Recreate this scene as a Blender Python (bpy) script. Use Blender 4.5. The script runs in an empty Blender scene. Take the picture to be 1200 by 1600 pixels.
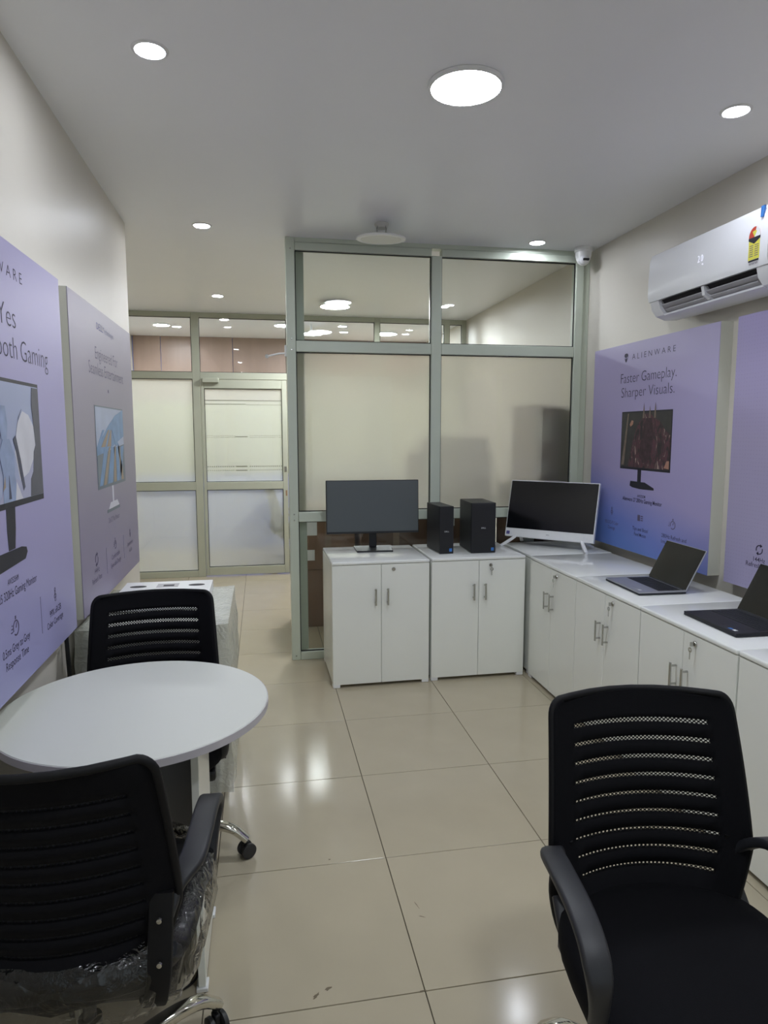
import bpy, bmesh, math, random
from mathutils import Vector, Matrix
random.seed(7)
S = bpy.context.scene
COL = S.collection

# ------------------------------------------------------------------ camera
cam_d = bpy.data.cameras.new('camera'); cam = bpy.data.objects.new('camera', cam_d); COL.objects.link(cam)
cam_d.sensor_fit = 'VERTICAL'; cam_d.sensor_height = 36.0; cam_d.lens = 36.0 * 1052.94 / 1600.0
cam_d.clip_start = 0.05; cam_d.clip_end = 60
_yaw, _pit, _rol = 0.1800, -0.1168, -0.0009
_f = Vector((math.sin(_yaw) * math.cos(_pit), math.cos(_yaw) * math.cos(_pit), math.sin(_pit)))
_r = Vector((math.cos(_yaw), -math.sin(_yaw), 0)); _u = _r.cross(_f)
_r2 = _r * math.cos(_rol) + _u * math.sin(_rol); _u2 = _u * math.cos(_rol) - _r * math.sin(_rol)
cam.matrix_world = Matrix(((_r2.x, _u2.x, -_f.x, -0.4154), (_r2.y, _u2.y, -_f.y, -2.2519), (_r2.z, _u2.z, -_f.z, 1.5357), (0, 0, 0, 1)))
S.camera = cam
# ------------------------------------------------------------------ world, exposure
w = bpy.data.worlds.new('world'); S.world = w; w.use_nodes = True
w.node_tree.nodes['Background'].inputs[0].default_value = (0.75, 0.82, 0.9, 1)
w.node_tree.nodes['Background'].inputs[1].default_value = 1.0
S.view_settings.view_transform = 'Standard'; S.view_settings.look = 'None'
S.view_settings.gamma = 1.0; S.view_settings.use_curve_mapping = False
S.view_settings.exposure = 0.0
S.cycles.max_bounces = 9; S.cycles.diffuse_bounces = 5; S.cycles.glossy_bounces = 4
S.cycles.transmission_bounces = 6; S.cycles.transparent_max_bounces = 16
S.cycles.sample_clamp_indirect = 4.0; S.cycles.caustics_reflective = False
S.cycles.use_denoising = True
# lamp strengths (emission of the lamp lenses)
E_PANEL, E_DOWN, E_FAR, E_STORE = 107.0, 174.0, 310.0, 300.0

# ------------------------------------------------------------------ materials
def lin(c):
    o = []
    for v in c:
        v = v / 255.0
        o.append(v / 12.92 if v <= 0.04045 else ((v + 0.055) / 1.055) ** 2.4)
    return tuple(o) + (1.0,)
def nt(m): return m.node_tree.nodes, m.node_tree.links
def mat(name, rgb, rough=0.5, metal=0.0, noise=0.0, nscale=8.0, bump=0.0, bscale=80.0, spec=0.5, rnd=0.0, coat=0.0, stretch=None, rvar=0.0):
    m = bpy.data.materials.new(name); m.use_nodes = True; N, L = nt(m); b = N['Principled BSDF']
    b.inputs['Base Color'].default_value = lin(rgb); b.inputs['Roughness'].default_value = rough
    b.inputs['Metallic'].default_value = metal; b.inputs['Specular IOR Level'].default_value = spec
    if coat: b.inputs['Coat Weight'].default_value = coat; b.inputs['Coat Roughness'].default_value = 0.1
    tc = N.new('ShaderNodeTexCoord'); mp = N.new('ShaderNodeMapping'); L.new(tc.outputs['Object'], mp.inputs[0])
    if stretch: mp.inputs['Scale'].default_value = stretch
    if noise or rnd:
        t = N.new('ShaderNodeTexNoise'); t.inputs['Scale'].default_value = nscale; t.inputs['Detail'].default_value = 6
        L.new(mp.outputs[0], t.inputs[0])
        h = N.new('ShaderNodeHueSaturation'); h.inputs['Color'].default_value = lin(rgb)
        mr = N.new('ShaderNodeMapRange'); mr.inputs['To Min'].default_value = 1 - noise; mr.inputs['To Max'].default_value = 1 + noise
        mr.inputs['From Min'].default_value = 0.25; mr.inputs['From Max'].default_value = 0.75
        L.new(t.outputs[0], mr.inputs[0])
        if rnd:
            oi = N.new('ShaderNodeObjectInfo'); r2 = N.new('ShaderNodeMapRange'); r2.inputs['To Min'].default_value = 1 - rnd; r2.inputs['To Max'].default_value = 1 + rnd
            L.new(oi.outputs['Random'], r2.inputs[0]); mu = N.new('ShaderNodeMath'); mu.operation = 'MULTIPLY'
            L.new(mr.outputs[0], mu.inputs[0]); L.new(r2.outputs[0], mu.inputs[1]); L.new(mu.outputs[0], h.inputs['Value'])
        else: L.new(mr.outputs[0], h.inputs['Value'])
        L.new(h.outputs[0], b.inputs['Base Color'])
    if rvar:
        t = N.new('ShaderNodeTexNoise'); t.inputs['Scale'].default_value = 3; t.inputs['Detail'].default_value = 5; L.new(mp.outputs[0], t.inputs[0])
        mr = N.new('ShaderNodeMapRange'); mr.inputs['To Min'].default_value = max(rough - rvar, 0.02); mr.inputs['To Max'].default_value = rough + rvar
        L.new(t.outputs[0], mr.inputs[0]); L.new(mr.outputs[0], b.inputs['Roughness'])
    if bump:
        t = N.new('ShaderNodeTexNoise'); t.inputs['Scale'].default_value = bscale; t.inputs['Detail'].default_value = 4; L.new(mp.outputs[0], t.inputs[0])
        bp = N.new('ShaderNodeBump'); bp.inputs['Strength'].default_value = bump; bp.inputs['Distance'].default_value = 0.004
        L.new(t.outputs[0], bp.inputs['Height']); L.new(bp.outputs[0], b.inputs['Normal'])
    return m
def emat(name, rgb, strength):
    m = bpy.data.materials.new(name); m.use_nodes = True; N, L = nt(m); b = N['Principled BSDF']
    b.inputs['Base Color'].default_value = (0.8, 0.8, 0.8, 1); b.inputs['Emission Color'].default_value = lin(rgb); b.inputs['Emission Strength'].default_value = strength
    return m
def glassmat(name, rgb=(249, 251, 249), refl=1.0):
    m = bpy.data.materials.new(name); m.use_nodes = True; N, L = nt(m); N.remove(N['Principled BSDF']); out = N['Material Output']
    t = N.new('ShaderNodeBsdfTransparent'); t.inputs[0].default_value = lin(rgb)
    g = N.new('ShaderNodeBsdfGlossy'); g.inputs['Roughness'].default_value = 0.02
    fr = N.new('ShaderNodeFresnel'); fr.inputs[0].default_value = 1.45
    mu = N.new('ShaderNodeMath'); mu.operation = 'MULTIPLY'; mu.inputs[1].default_value = refl; L.new(fr.outputs[0], mu.inputs[0])
    mx = N.new('ShaderNodeMixShader'); L.new(mu.outputs[0], mx.inputs[0]); L.new(t.outputs[0], mx.inputs[1]); L.new(g.outputs[0], mx.inputs[2])
    L.new(mx.outputs[0], out.inputs[0]); return m
def frostmat(name, rgb=(245, 243, 238), rough=0.28, tl=0.5, df=0.1):
    m = bpy.data.materials.new(name); m.use_nodes = True; N, L = nt(m); N.remove(N['Principled BSDF']); out = N['Material Output']
    r = N.new('ShaderNodeBsdfRefraction'); r.inputs['Color'].default_value = lin(rgb); r.inputs['Roughness'].default_value = rough; r.inputs['IOR'].default_value = 1.3
    t = N.new('ShaderNodeBsdfTranslucent'); t.inputs['Color'].default_value = lin(rgb)
    d = N.new('ShaderNodeBsdfDiffuse'); d.inputs['Color'].default_value = lin(rgb)
    a = N.new('ShaderNodeMixShader'); a.inputs[0].default_value = tl; L.new(r.outputs[0], a.inputs[1]); L.new(t.outputs[0], a.inputs[2])
    b = N.new('ShaderNodeMixShader'); b.inputs[0].default_value = df; L.new(a.outputs[0], b.inputs[1]); L.new(d.outputs[0], b.inputs[2])
    L.new(b.outputs[0], out.inputs[0]); return m
def wrapmat(name, clear=0.72, rgb=(235, 236, 232), bs=40, bst=0.6):
    m = bpy.data.materials.new(name); m.use_nodes = True; N, L = nt(m); p = N['Principled BSDF']; out = N['Material Output']
    p.inputs['Base Color'].default_value = lin(rgb); p.inputs['Roughness'].default_value = 0.16
    tc = N.new('ShaderNodeTexCoord'); n = N.new('ShaderNodeTexNoise'); n.inputs['Scale'].default_value = bs; n.inputs['Detail'].default_value = 3; n.inputs['Distortion'].default_value = 1.2
    L.new(tc.outputs['Object'], n.inputs[0]); bp = N.new('ShaderNodeBump'); bp.inputs['Strength'].default_value = bst; bp.inputs['Distance'].default_value = 0.01
    L.new(n.outputs[0], bp.inputs['Height']); L.new(bp.outputs[0], p.inputs['Normal'])
    t = N.new('ShaderNodeBsdfTransparent'); mx = N.new('ShaderNodeMixShader'); mx.inputs[0].default_value = 1 - clear
    L.new(t.outputs[0], mx.inputs[1]); L.new(p.outputs[0], mx.inputs[2]); L.new(mx.outputs[0], out.inputs[0]); return m
def perfmat(name):
    # woven black mesh: fabric with small staggered holes (UV in metres)
    m = bpy.data.materials.new(name); m.use_nodes = True; N, L = nt(m); p = N['Principled BSDF']; out = N['Material Output']
    p.inputs['Base Color'].default_value = lin((13, 13, 16)); p.inputs['Roughness'].default_value = 0.8
    uv = N.new('ShaderNodeUVMap'); sx = N.new('ShaderNodeSeparateXYZ'); L.new(uv.outputs[0], sx.inputs[0])
    prod = N.new('ShaderNodeMath'); prod.operation = 'MULTIPLY'
    for i in (0, 1):
        a = N.new('ShaderNodeMath'); a.operation = 'MULTIPLY'; a.inputs[1].default_value = 2 * math.pi / (0.0096 if i == 0 else 0.0079); L.new(sx.outputs[i], a.inputs[0])
        s = N.new('ShaderNodeMath'); s.operation = 'SINE'; L.new(a.outputs[0], s.inputs[0]); L.new(s.outputs[0], prod.inputs[i])
    gt = N.new('ShaderNodeMath'); gt.operation = 'GREATER_THAN'; gt.inputs[1].default_value = 0.18; L.new(prod.outputs[0], gt.inputs[0])
    t = N.new('ShaderNodeBsdfTransparent'); mx = N.new('ShaderNodeMixShader'); L.new(gt.outputs[0], mx.inputs[0])
    L.new(p.outputs[0], mx.inputs[1]); L.new(t.outputs[0], mx.inputs[2]); L.new(mx.outputs[0], out.inputs[0]); return m
def gradmat(name, stops, axis_scale, rough=0.45, dots=None):
    # printed colour gradient; stops over a direction in object space (x, z metres)
    m = bpy.data.materials.new(name); m.use_nodes = True; N, L = nt(m); b = N['Principled BSDF']; b.inputs['Roughness'].default_value = rough
    tc = N.new('ShaderNodeTexCoord'); dp = N.new('ShaderNodeVectorMath'); dp.operation = 'DOT_PRODUCT'; dp.inputs[1].default_value = axis_scale
    L.new(tc.outputs['Object'], dp.inputs[0]); cr = N.new('ShaderNodeValToRGB'); L.new(dp.outputs['Value'], cr.inputs[0])
    els = cr.color_ramp.elements
    while len(els) < len(stops): els.new(0.5)
    for e, (p, c) in zip(els, stops): e.position = p; e.color = lin(c)
    if dots:
        v = N.new('ShaderNodeTexVoronoi'); v.inputs['Scale'].default_value = dots; v.inputs['Randomness'].default_value = 0.0; L.new(tc.outputs['Object'], v.inputs[0])
        lt = N.new('ShaderNodeMath'); lt.operation = 'LESS_THAN'; lt.inputs[1].default_value = 0.22; L.new(v.outputs['Distance'], lt.inputs[0])
        mu = N.new('ShaderNodeMath'); mu.operation = 'MULTIPLY'; mu.inputs[1].default_value = 0.12; L.new(lt.outputs[0], mu.inputs[0])
        mx = N.new('ShaderNodeMixRGB'); mx.inputs[2].default_value = lin((90, 82, 120)); L.new(mu.outputs[0], mx.inputs[0]); L.new(cr.outputs[0], mx.inputs[1]); L.new(mx.outputs[0], b.inputs['Base Color'])
    else: L.new(cr.outputs[0], b.inputs['Base Color'])
    return m

M = {}
M['wall'] = mat('cream_wall_paint', (213, 208, 198), 0.42, noise=0.012, nscale=3, bump=0.04, bscale=300)
M['ceil'] = mat('white_ceiling_paint', (241, 242, 246), 0.38, noise=0.012, nscale=2, bump=0.03, bscale=14)
M['tile'] = mat('beige_vitrified_tile', (182, 172, 150), 0.15, noise=0.03, nscale=5, rnd=0.02, rvar=0.03)
M['grout'] = mat('dark_grout', (92, 84, 70), 0.9)
M['alu'] = mat('powder_coated_frame', (196, 204, 190), 0.28, noise=0.01)
M['alu2'] = mat('grey_green_door_frame', (176, 180, 164), 0.35, noise=0.01)
M['gasket'] = mat('black_gasket', (26, 28, 30), 0.6)
M['glass'] = glassmat('clear_glass', refl=0.7)
M['frost'] = frostmat('frosted_film', (250, 247, 241), 0.28, 0.4, 0.12)
M['frostd'] = frostmat('frosted_film_door', (246, 246, 240), 0.22, 0.45, 0.08)
M['lam'] = mat('white_laminate', (236, 238, 232), 0.2, noise=0.006)
M['lamtop'] = mat('white_gloss_top', (236, 238, 235), 0.12, noise=0.006)
M['tabletop'] = mat('matte_white_tabletop', (207, 209, 203), 0.42, spec=.35)
M['lamgrey'] = mat('grey_laminate', (128, 128, 132), 0.5)
M['edge'] = mat('grey_edge_band', (186, 182, 188), 0.4)
M['chrome'] = mat('brushed_steel', (190, 190, 186), 0.22, 1.0)
M['chromes'] = mat('polished_chrome', (214, 212, 204), 0.07, 1.0)
M['blackp'] = mat('black_plastic', (18, 18, 22), 0.45, noise=0.05, bump=0.05, bscale=500)
M['rim'] = mat('black_back_rim', (13, 13, 16), 0.6, spec=.25)
M['armp'] = mat('charcoal_arm_plastic', (34, 35, 40), 0.5, bump=0.06, bscale=600)
M['fabric'] = mat('black_fabric', (13, 13, 17), 0.9, spec=.15, noise=0.1, nscale=200, bump=0.2, bscale=700)
M['leather'] = mat('black_seat_cloth', (14, 14, 17), 0.5, spec=.3, bump=0.25, bscale=30)
M['perf'] = perfmat('perforated_mesh')
M['wheel'] = mat('caster_rubber', (40, 40, 42), 0.5)
M['screen'] = mat('black_screen', (14, 15, 18), 0.16, spec=0.5)
M['screenm'] = mat('matte_screen', (76, 82, 86), 0.42, spec=0.6)  # grey base colour stands for the room reflected in the black screen
M['pcblack'] = mat('pc_black', (22, 24, 30), 0.45, bump=0.04, bscale=400)
M['pcface'] = mat('pc_front', (20, 21, 27), 0.5)
M['white'] = mat('white_plastic', (230, 231, 232), 0.35)
M['acwhite'] = mat('ac_white_gloss', (232, 233, 238), 0.22, coat=0.3)
M['acgrey'] = mat('ac_grey_plastic', (176, 174, 180), 0.4)
M['dark'] = mat('dark_void', (40, 38, 44), 0.7)
M['silver'] = mat('silver_aluminium', (176, 178, 184), 0.35, 0.6)
M['keys'] = mat('dark_keycaps', (30, 33, 40), 0.6)
M['sticker_w'] = mat('white_sticker', (225, 228, 230), 0.5)
M['sticker_b'] = mat('blue_sticker', (58, 120, 196), 0.4)
M['yellow'] = mat('yellow_label', (214, 208, 80), 0.5)
M['red'] = mat('red_label', (196, 70, 50), 0.5)
M['green'] = mat('green_label', (120, 160, 60), 0.5)
M['ink'] = mat('dark_ink', (44, 38, 66), 0.6)
M['ink2'] = mat('soft_ink', (92, 84, 112), 0.6)
M['ink3'] = mat('faint_ink', (128, 122, 150), 0.6)
M['inkblue'] = mat('blue_ink', (84, 82, 140), 0.6)
M['pblack'] = mat('printed_black', (34, 34, 46), 0.5)
M['lightbox'] = mat('lightbox_frame', (206, 206, 196), 0.4)
M['carton'] = mat('brown_cardboard', (124, 98, 80), 0.8, noise=0.06, nscale=6)
M['carton2'] = mat('dark_cardboard', (98, 77, 65), 0.8, noise=0.06, nscale=6)
M['tape'] = mat('packing_tape', (126, 104, 86), 0.3)
M['wood'] = mat('wood_laminate', (152, 130, 118), 0.35, noise=0.10, nscale=3, stretch=(4, 4, 0.5), rnd=0.03)
M['paleyellow'] = mat('pale_yellow_wall', (174, 179, 146), 0.6)
M['palelilac'] = mat('pale_wall', (146, 162, 236), 0.6)  # blue tint stands for the cool light behind the lower panes
def clearwrap(name):
    m = glassmat(name, (250, 250, 250), 1.6); N, L = nt(m)
    tc = N.new('ShaderNodeTexCoord'); n = N.new('ShaderNodeTexNoise'); n.inputs['Scale'].default_value = 22; n.inputs['Detail'].default_value = 3; n.inputs['Distortion'].default_value = 1.5; L.new(tc.outputs['Object'], n.inputs[0])
    bp = N.new('ShaderNodeBump'); bp.inputs['Strength'].default_value = 0.9; bp.inputs['Distance'].default_value = 0.012; L.new(n.outputs[0], bp.inputs['Height'])
    for nd in N:
        if nd.type in ('BSDF_GLOSSY', 'FRESNEL'): L.new(bp.outputs[0], nd.inputs['Normal'])
        if nd.type == 'BSDF_GLOSSY': nd.inputs['Roughness'].default_value = 0.12
    return m
M['wrap'] = clearwrap('clear_plastic_wrap')
M['wrapd'] = wrapmat('cloudy_plastic_wrap', 0.42, (222, 224, 214), 34, 0.7)
M['lens_p'] = emat('panel_lens', (240, 247, 255), E_PANEL)
M['lens_d'] = emat('downlight_lens', (240, 245, 255), E_DOWN)
M['lens_s'] = emat('store_panel_lens', (246, 247, 250), E_STORE)
M['lens_c'] = emat('dim_corridor_lens', (244, 246, 255), 60.0)
M['lens_f'] = emat('corridor_lens', (244, 246, 255), E_FAR)
M['display'] = emat('digit_display', (225, 228, 255), 0.9)
M['lensoff'] = mat('unlit_lens', (214, 214, 208), 0.4)

# ------------------------------------------------------------------ mesh helpers
def link(o, parent=None, loc=None, rot=None):
    COL.objects.link(o)
    if parent is not None: o.parent = parent
    if loc is not None: o.location = loc
    if rot is not None: o.rotation_euler = rot
    return o
def obj(name, bm, m, parent=None, smooth=False, loc=None, rot=None, auto=None):
    me = bpy.data.meshes.new(name)
    bmesh.ops.recalc_face_normals(bm, faces=bm.faces[:])
    bm.to_mesh(me); bm.free()
    for x in (m if isinstance(m, (list, tuple)) else [m]): me.materials.append(M[x] if isinstance(x, str) else x)
    if smooth:
        for p in me.polygons: p.use_smooth = True
        if auto: me.set_sharp_from_angle(angle=math.radians(auto))
    return link(bpy.data.objects.new(name, me), parent, loc, rot)
def tag(o, label, cat, group=None):
    o['label'] = label; o['category'] = cat
    if group: o['group'] = group
    return o
def thing(name, label, cat, loc=(0, 0, 0), rotz=0.0, group=None):
    o = bpy.data.objects.new(name, None); COL.objects.link(o); o.empty_display_size = 0.1
    o.location = loc; o.rotation_euler = (0, 0, rotz); return tag(o, label, cat, group)
def struct(o): o['kind'] = 'structure'; return o
def addbox(bm, a, b, bev=0.0, seg=2, mx=None):
    vs = []
    for z in (a[2], b[2]):
        for x, y in ((a[0], a[1]), (b[0], a[1]), (b[0], b[1]), (a[0], b[1])): vs.append(bm.verts.new((x, y, z)))
    fs = [bm.faces.new([vs[i] for i in q]) for q in ((3, 2, 1, 0), (4, 5, 6, 7), (0, 1, 5, 4), (1, 2, 6, 5), (2, 3, 7, 6), (3, 0, 4, 7))]
    if bev:
        es = {e for f in fs for e in f.edges}
        r = bmesh.ops.bevel(bm, geom=list(es), offset=bev, segments=seg, affect='EDGES', profile=0.5)
        vs = [v for v in r['verts']] if mx is not None else vs
    if mx is not None: bmesh.ops.transform(bm, matrix=mx, verts=list({v for v in bm.verts if v in set(vs)}))
    return vs
def box(name, a, b, m, parent=None, bev=0.0015, seg=1, loc=None, rot=None):
    bm = bmesh.new(); addbox(bm, a, b, bev, seg); return obj(name, bm, m, parent, loc=loc, rot=rot)
def addlathe(bm, prof, seg=32, cx=0, cy=0, mx=None):
    rings = []; new = []
    for r, z in prof:
        if r < 1e-6: v = bm.verts.new((cx, cy, z)); rings.append([v]); new.append(v)
        else:
            ring = [bm.verts.new((cx + r * math.cos(2 * math.pi * i / seg), cy + r * math.sin(2 * math.pi * i / seg), z)) for i in range(seg)]
            rings.append(ring); new += ring
    for A, B_ in zip(rings, rings[1:]):
        for i in range(seg):
            j = (i + 1) % seg
            if len(A) == 1 and len(B_) == 1: continue
            if len(A) == 1: bm.faces.new((A[0], B_[i], B_[j]))
            elif len(B_) == 1: bm.faces.new((A[i], A[j], B_[0]))
            else: bm.faces.new((A[i], A[j], B_[j], B_[i]))
    if mx is not None: bmesh.ops.transform(bm, matrix=mx, verts=new)
    return new
def addprism(bm, poly, y0, y1):
    a = [bm.verts.new((x, y0, z)) for x, z in poly]; b = [bm.verts.new((x, y1, z)) for x, z in poly]
    bm.faces.new(a); bm.faces.new(b[::-1]); n = len(poly)
    for i in range(n): bm.faces.new((a[i], b[i], b[(i + 1) % n], a[(i + 1) % n]))
def addsweep(bm, pts, secs, up=Vector((1, 0, 0)), closed=False, caps=True):
    # secs: per point list of (a, b) offsets; a along 'up' side axis, b along the normal
    pts = [Vector(p) for p in pts]; n = len(pts); rings = []
    for i, p in enumerate(pts):
        if closed: t = (pts[(i + 1) % n] - pts[i - 1])
        else: t = pts[min(i + 1, n - 1)] - pts[max(i - 1, 0)]
        t.normalize(); s = (up - t * up.dot(t)).normalized(); q = t.cross(s)
        rings.append([bm.verts.new(p + s * a + q * b) for a, b in (secs[i] if isinstance(secs[0], list) else secs)])
    k = len(rings[0])
    for i in range(n if closed else n - 1):
        A, B_ = rings[i], rings[(i + 1) % n]
        for j in range(k): bm.faces.new((A[j], A[(j + 1) % k], B_[(j + 1) % k], B_[j]))
    if caps and not closed: bm.faces.new(rings[0][::-1]); bm.faces.new(rings[-1])
def circ(r, k=10, ry=None): return [(r * math.cos(2 * math.pi * i / k), (ry or r) * math.sin(2 * math.pi * i / k)) for i in range(k)]
def rrect(w, h, r, k=3):
    o = []
    for cx, cy, a0 in ((w / 2 - r, h / 2 - r, 0), (-w / 2 + r, h / 2 - r, 90), (-w / 2 + r, -h / 2 + r, 180), (w / 2 - r, -h / 2 + r, 270)):
        for i in range(k + 1):
            a = math.radians(a0 + 90 * i / k); o.append((cx + r * math.cos(a), cy + r * math.sin(a)))
    return o
def smoothpts(P, n=6, closed=False):
    P = [Vector(p) for p in P]; o = []; m = len(P)
    for i in range(m if closed else m - 1):
        p0 = P[i - 1] if (closed or i > 0) else P[i]; p1 = P[i]; p2 = P[(i + 1) % m]; p3 = P[(i + 2) % m] if (closed or i + 2 < m) else p2
        for k in range(n):
            t = k / n; o.append(0.5 * ((2 * p1) + (p2 - p0) * t + (2 * p0 - 5 * p1 + 4 * p2 - p3) * t * t + (3 * p1 - p0 - 3 * p2 + p3) * t ** 3))
    if not closed: o.append(P[-1])
    return o
def tube(name, pts, r, m, parent=None, k=8): 
    bm = bmesh.new(); up = Vector((0.31, 0.17, 0.93)); addsweep(bm, pts, circ(r, k), up=up); return obj(name, bm, m, parent, smooth=True, auto=50)
def copy_tree(o, parent=None):
    c = o.copy(); COL.objects.link(c); c.parent = parent
    for ch in list(o.children): copy_tree(ch, c)
    return c
# lettering: a flat mesh from Blender's built-in font, standing in the local XZ plane and facing -y
def text(s, x, z, m, parent, width=None, height=0.03, y=-0.001, align='CENTER', thin=0.0, name='lettering', space=1.0):
    cu = bpy.data.curves.new('t', 'FONT'); cu.body = s; cu.align_x = align; cu.align_y = 'CENTER'; cu.size = 1.0
    cu.offset = thin; cu.extrude = 0.0; cu.resolution_u = 3; cu.space_character = space
    t = bpy.data.objects.new('t', cu); COL.objects.link(t); dg = bpy.context.evaluated_depsgraph_get(); dg.update()
    me = bpy.data.meshes.new_from_object(t.evaluated_get(dg)); bpy.data.objects.remove(t); bpy.data.curves.remove(cu)
    xs = [v.co.x for v in me.vertices] or [0, 1]; wd = max(xs) - min(xs)
    sy = height / 0.72; sx = (width / wd) if width else sy
    me.transform(Matrix.Diagonal((sx, sy, 1, 1))); me.transform(Matrix.Rotation(math.pi / 2, 4, 'X'))
    me.name = name; me.materials.clear(); me.materials.append(M[m])
    return link(bpy.data.objects.new(name, me), parent, (x, y, z))
def flat(name, poly, m, parent, y=-0.0008, th=0.0005):
    bm = bmesh.new(); addprism(bm, poly, y - th, y); return obj(name, bm, m, parent)
def rect(x0, x1, z0, z1): return [(x0, z0), (x1, z0), (x1, z1), (x0, z1)]
def disc(cx, cz, rx, rz, k=20): return [(cx + rx * math.cos(2 * math.pi * i / k), cz + rz * math.sin(2 * math.pi * i / k)) for i in range(k)]
def arcband(cx, cz, r, wd, a0, a1, k=14):
    A = [math.radians(a0 + (a1 - a0) * i / k) for i in range(k + 1)]
    return [(cx + (r + wd / 2) * math.cos(a), cz + (r + wd / 2) * math.sin(a)) for a in A] + [(cx + (r - wd / 2) * math.cos(a), cz + (r - wd / 2) * math.sin(a)) for a in A[::-1]]

# ------------------------------------------------------------------ room shell
H = 2.77; XL, XR = -1.18, 1.85; YB = -3.6; YP = 2.22; YC = 2.15; YD = 5.10; YF = 6.95; XL2 = -1.75
floor = struct(box('floor', (-2.6, YB - 0.1, -0.12), (2.6, YF + 0.1, -0.006), 'grout', bev=0))
tile_cache = {}
def tile_mesh(wx, wy):
    k = (round(wx, 3), round(wy, 3))
    if k not in tile_cache:
        bm = bmesh.new(); addbox(bm, (0, 0, -0.006), (wx, wy, 0), 0.0008, 1)
        bmesh.ops.delete(bm, geom=[f for f in bm.faces if f.normal.z < -0.9], context='FACES')
        me = bpy.data.meshes.new('tile'); bmesh.ops.recalc_face_normals(bm, faces=bm.faces[:]); bm.to_mesh(me); bm.free(); me.materials.append(M['tile']); tile_cache[k] = me
    return tile_cache[k]
g = 0.0015
for i in range(-4, 4):
    for j in range(-7, 12):
        x0, x1, y0, y1 = i * .6, (i + 1) * .6, j * .6, (j + 1) * .6
        xl = XL if y0 < YC - 0.05 else -2.4
        x0 = max(x0, xl); x1 = min(x1, XR); y0 = max(y0, YB); y1 = min(y1, YF)
        if x1 - x0 < 0.03 or y1 - y0 < 0.03: continue
        t = bpy.data.objects.new('tile', tile_mesh(x1 - x0 - 2 * g, y1 - y0 - 2 * g)); link(t, floor, (x0 + g, y0 + g, 0))
M['scuff'] = mat('dark_scuff', (112, 101, 82), .8)
for cx_, cy_, a_, b_, rz_ in ((-.298, -.562, .013, .0045, .8), (-.263, -.544, .010, .005, .5), (-.006, -.600, .012, .003, .1), (.054, -.262, .016, .0012, -1.3), (.060, -.318, .012, .0016, -.5), (-.202, .026, .005, .003, .3)):
    bm = bmesh.new(); vs_ = [bm.verts.new((a_ * (1 + .35 * math.sin(k * 2.3 + a_ * 900)) * math.cos(k * .524), b_ * (1 + .35 * math.cos(k * 1.7)) * math.sin(k * .524), 0)) for k in range(12)]; bm.faces.new(vs_)
    obj('scuff_mark', bm, 'scuff', floor, loc=(cx_, cy_, .0006), rot=(0, 0, rz_))
struct(box('ceiling', (-2.6, YB - 0.1, H), (2.6, YF + 0.1, H + 0.12), 'ceil', bev=0))
bm = bmesh.new(); addbox(bm, (-2.45, YB, 0.0), (XL, YC, H), 0)
e = [e for e in bm.edges if all(abs(v.co.x - XL) < 1e-4 and abs(v.co.y - YC) < 1e-4 for v in e.verts)]
bmesh.ops.bevel(bm, geom=e, offset=0.035, segments=6, affect='EDGES')
struct(obj('wall_left', bm, 'wall', smooth=True, auto=40))
struct(box('wall_recess', (-2.6, YC, 0), (XL2 - 0.25, YF, H), 'wall', bev=0))
struct(box('wall_right', (XR, YB - 0.1, 0), (XR + 0.12, YF + 0.1, H), 'wall', bev=0))
wb = bmesh.new()                                                      # back wall with an unseen wide window added to brighten the room
for a, b in (((-2.6, YB - .12, 0), (XR, YB, .45)), ((-2.6, YB - .12, 2.45), (XR, YB, H)), ((-2.6, YB - .12, .45), (-1.0, YB, 2.45)), ((1.65, YB - .12, .45), (XR, YB, 2.45))): addbox(wb, a, b)
struct(obj('wall_back', wb, 'wall'))
win = struct(box('window_1', (-1.0, YB - .06, .45), (-.94, YB - .01, 2.45), 'alu', bev=.002))
for a, b in (((1.59, YB - .06, .45), (1.65, YB - .01, 2.45)), ((.30, YB - .06, .51), (.36, YB - .01, 2.39)), ((-.94, YB - .06, .45), (1.59, YB - .01, .51)), ((-.94, YB - .06, 2.39), (1.59, YB - .01, 2.45))): box('window_frame', a, b, 'alu', win, bev=.002)
for a, b in ((-.94, .30), (.36, 1.59)): box('window_pane', (a, YB - .04, .51), (b, YB - .034, 2.39), 'glass', win, bev=0)
struct(box('ground', (-8, YB - 12, -.14), (8, YB - .1, -.02), mat('pavement', (170, 166, 158), .8, noise=.05), bev=0))  # unseen pavement, added to bounce daylight in through the back window
wf = struct(box('wall_far', (-2.6, YF, 0), (XR, YF + 0.12, H), 'palelilac', bev=0))
for k in range(5):                                                   # wood laminate panels high on the corridor wall
    x0 = -2.0 + k * 0.9 - 0.55
    box('wood_panel', (max(x0, -1.99) + .003, YF - 0.022, 1.95), (min(x0 + 0.9, XR) - .003, YF, H), 'wood', wf, bev=0.002)
box('painted_panel', (-1.99, YF - 0.012, 1.0), (XR, YF, 1.945), 'paleyellow', wf, bev=0.001)

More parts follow.
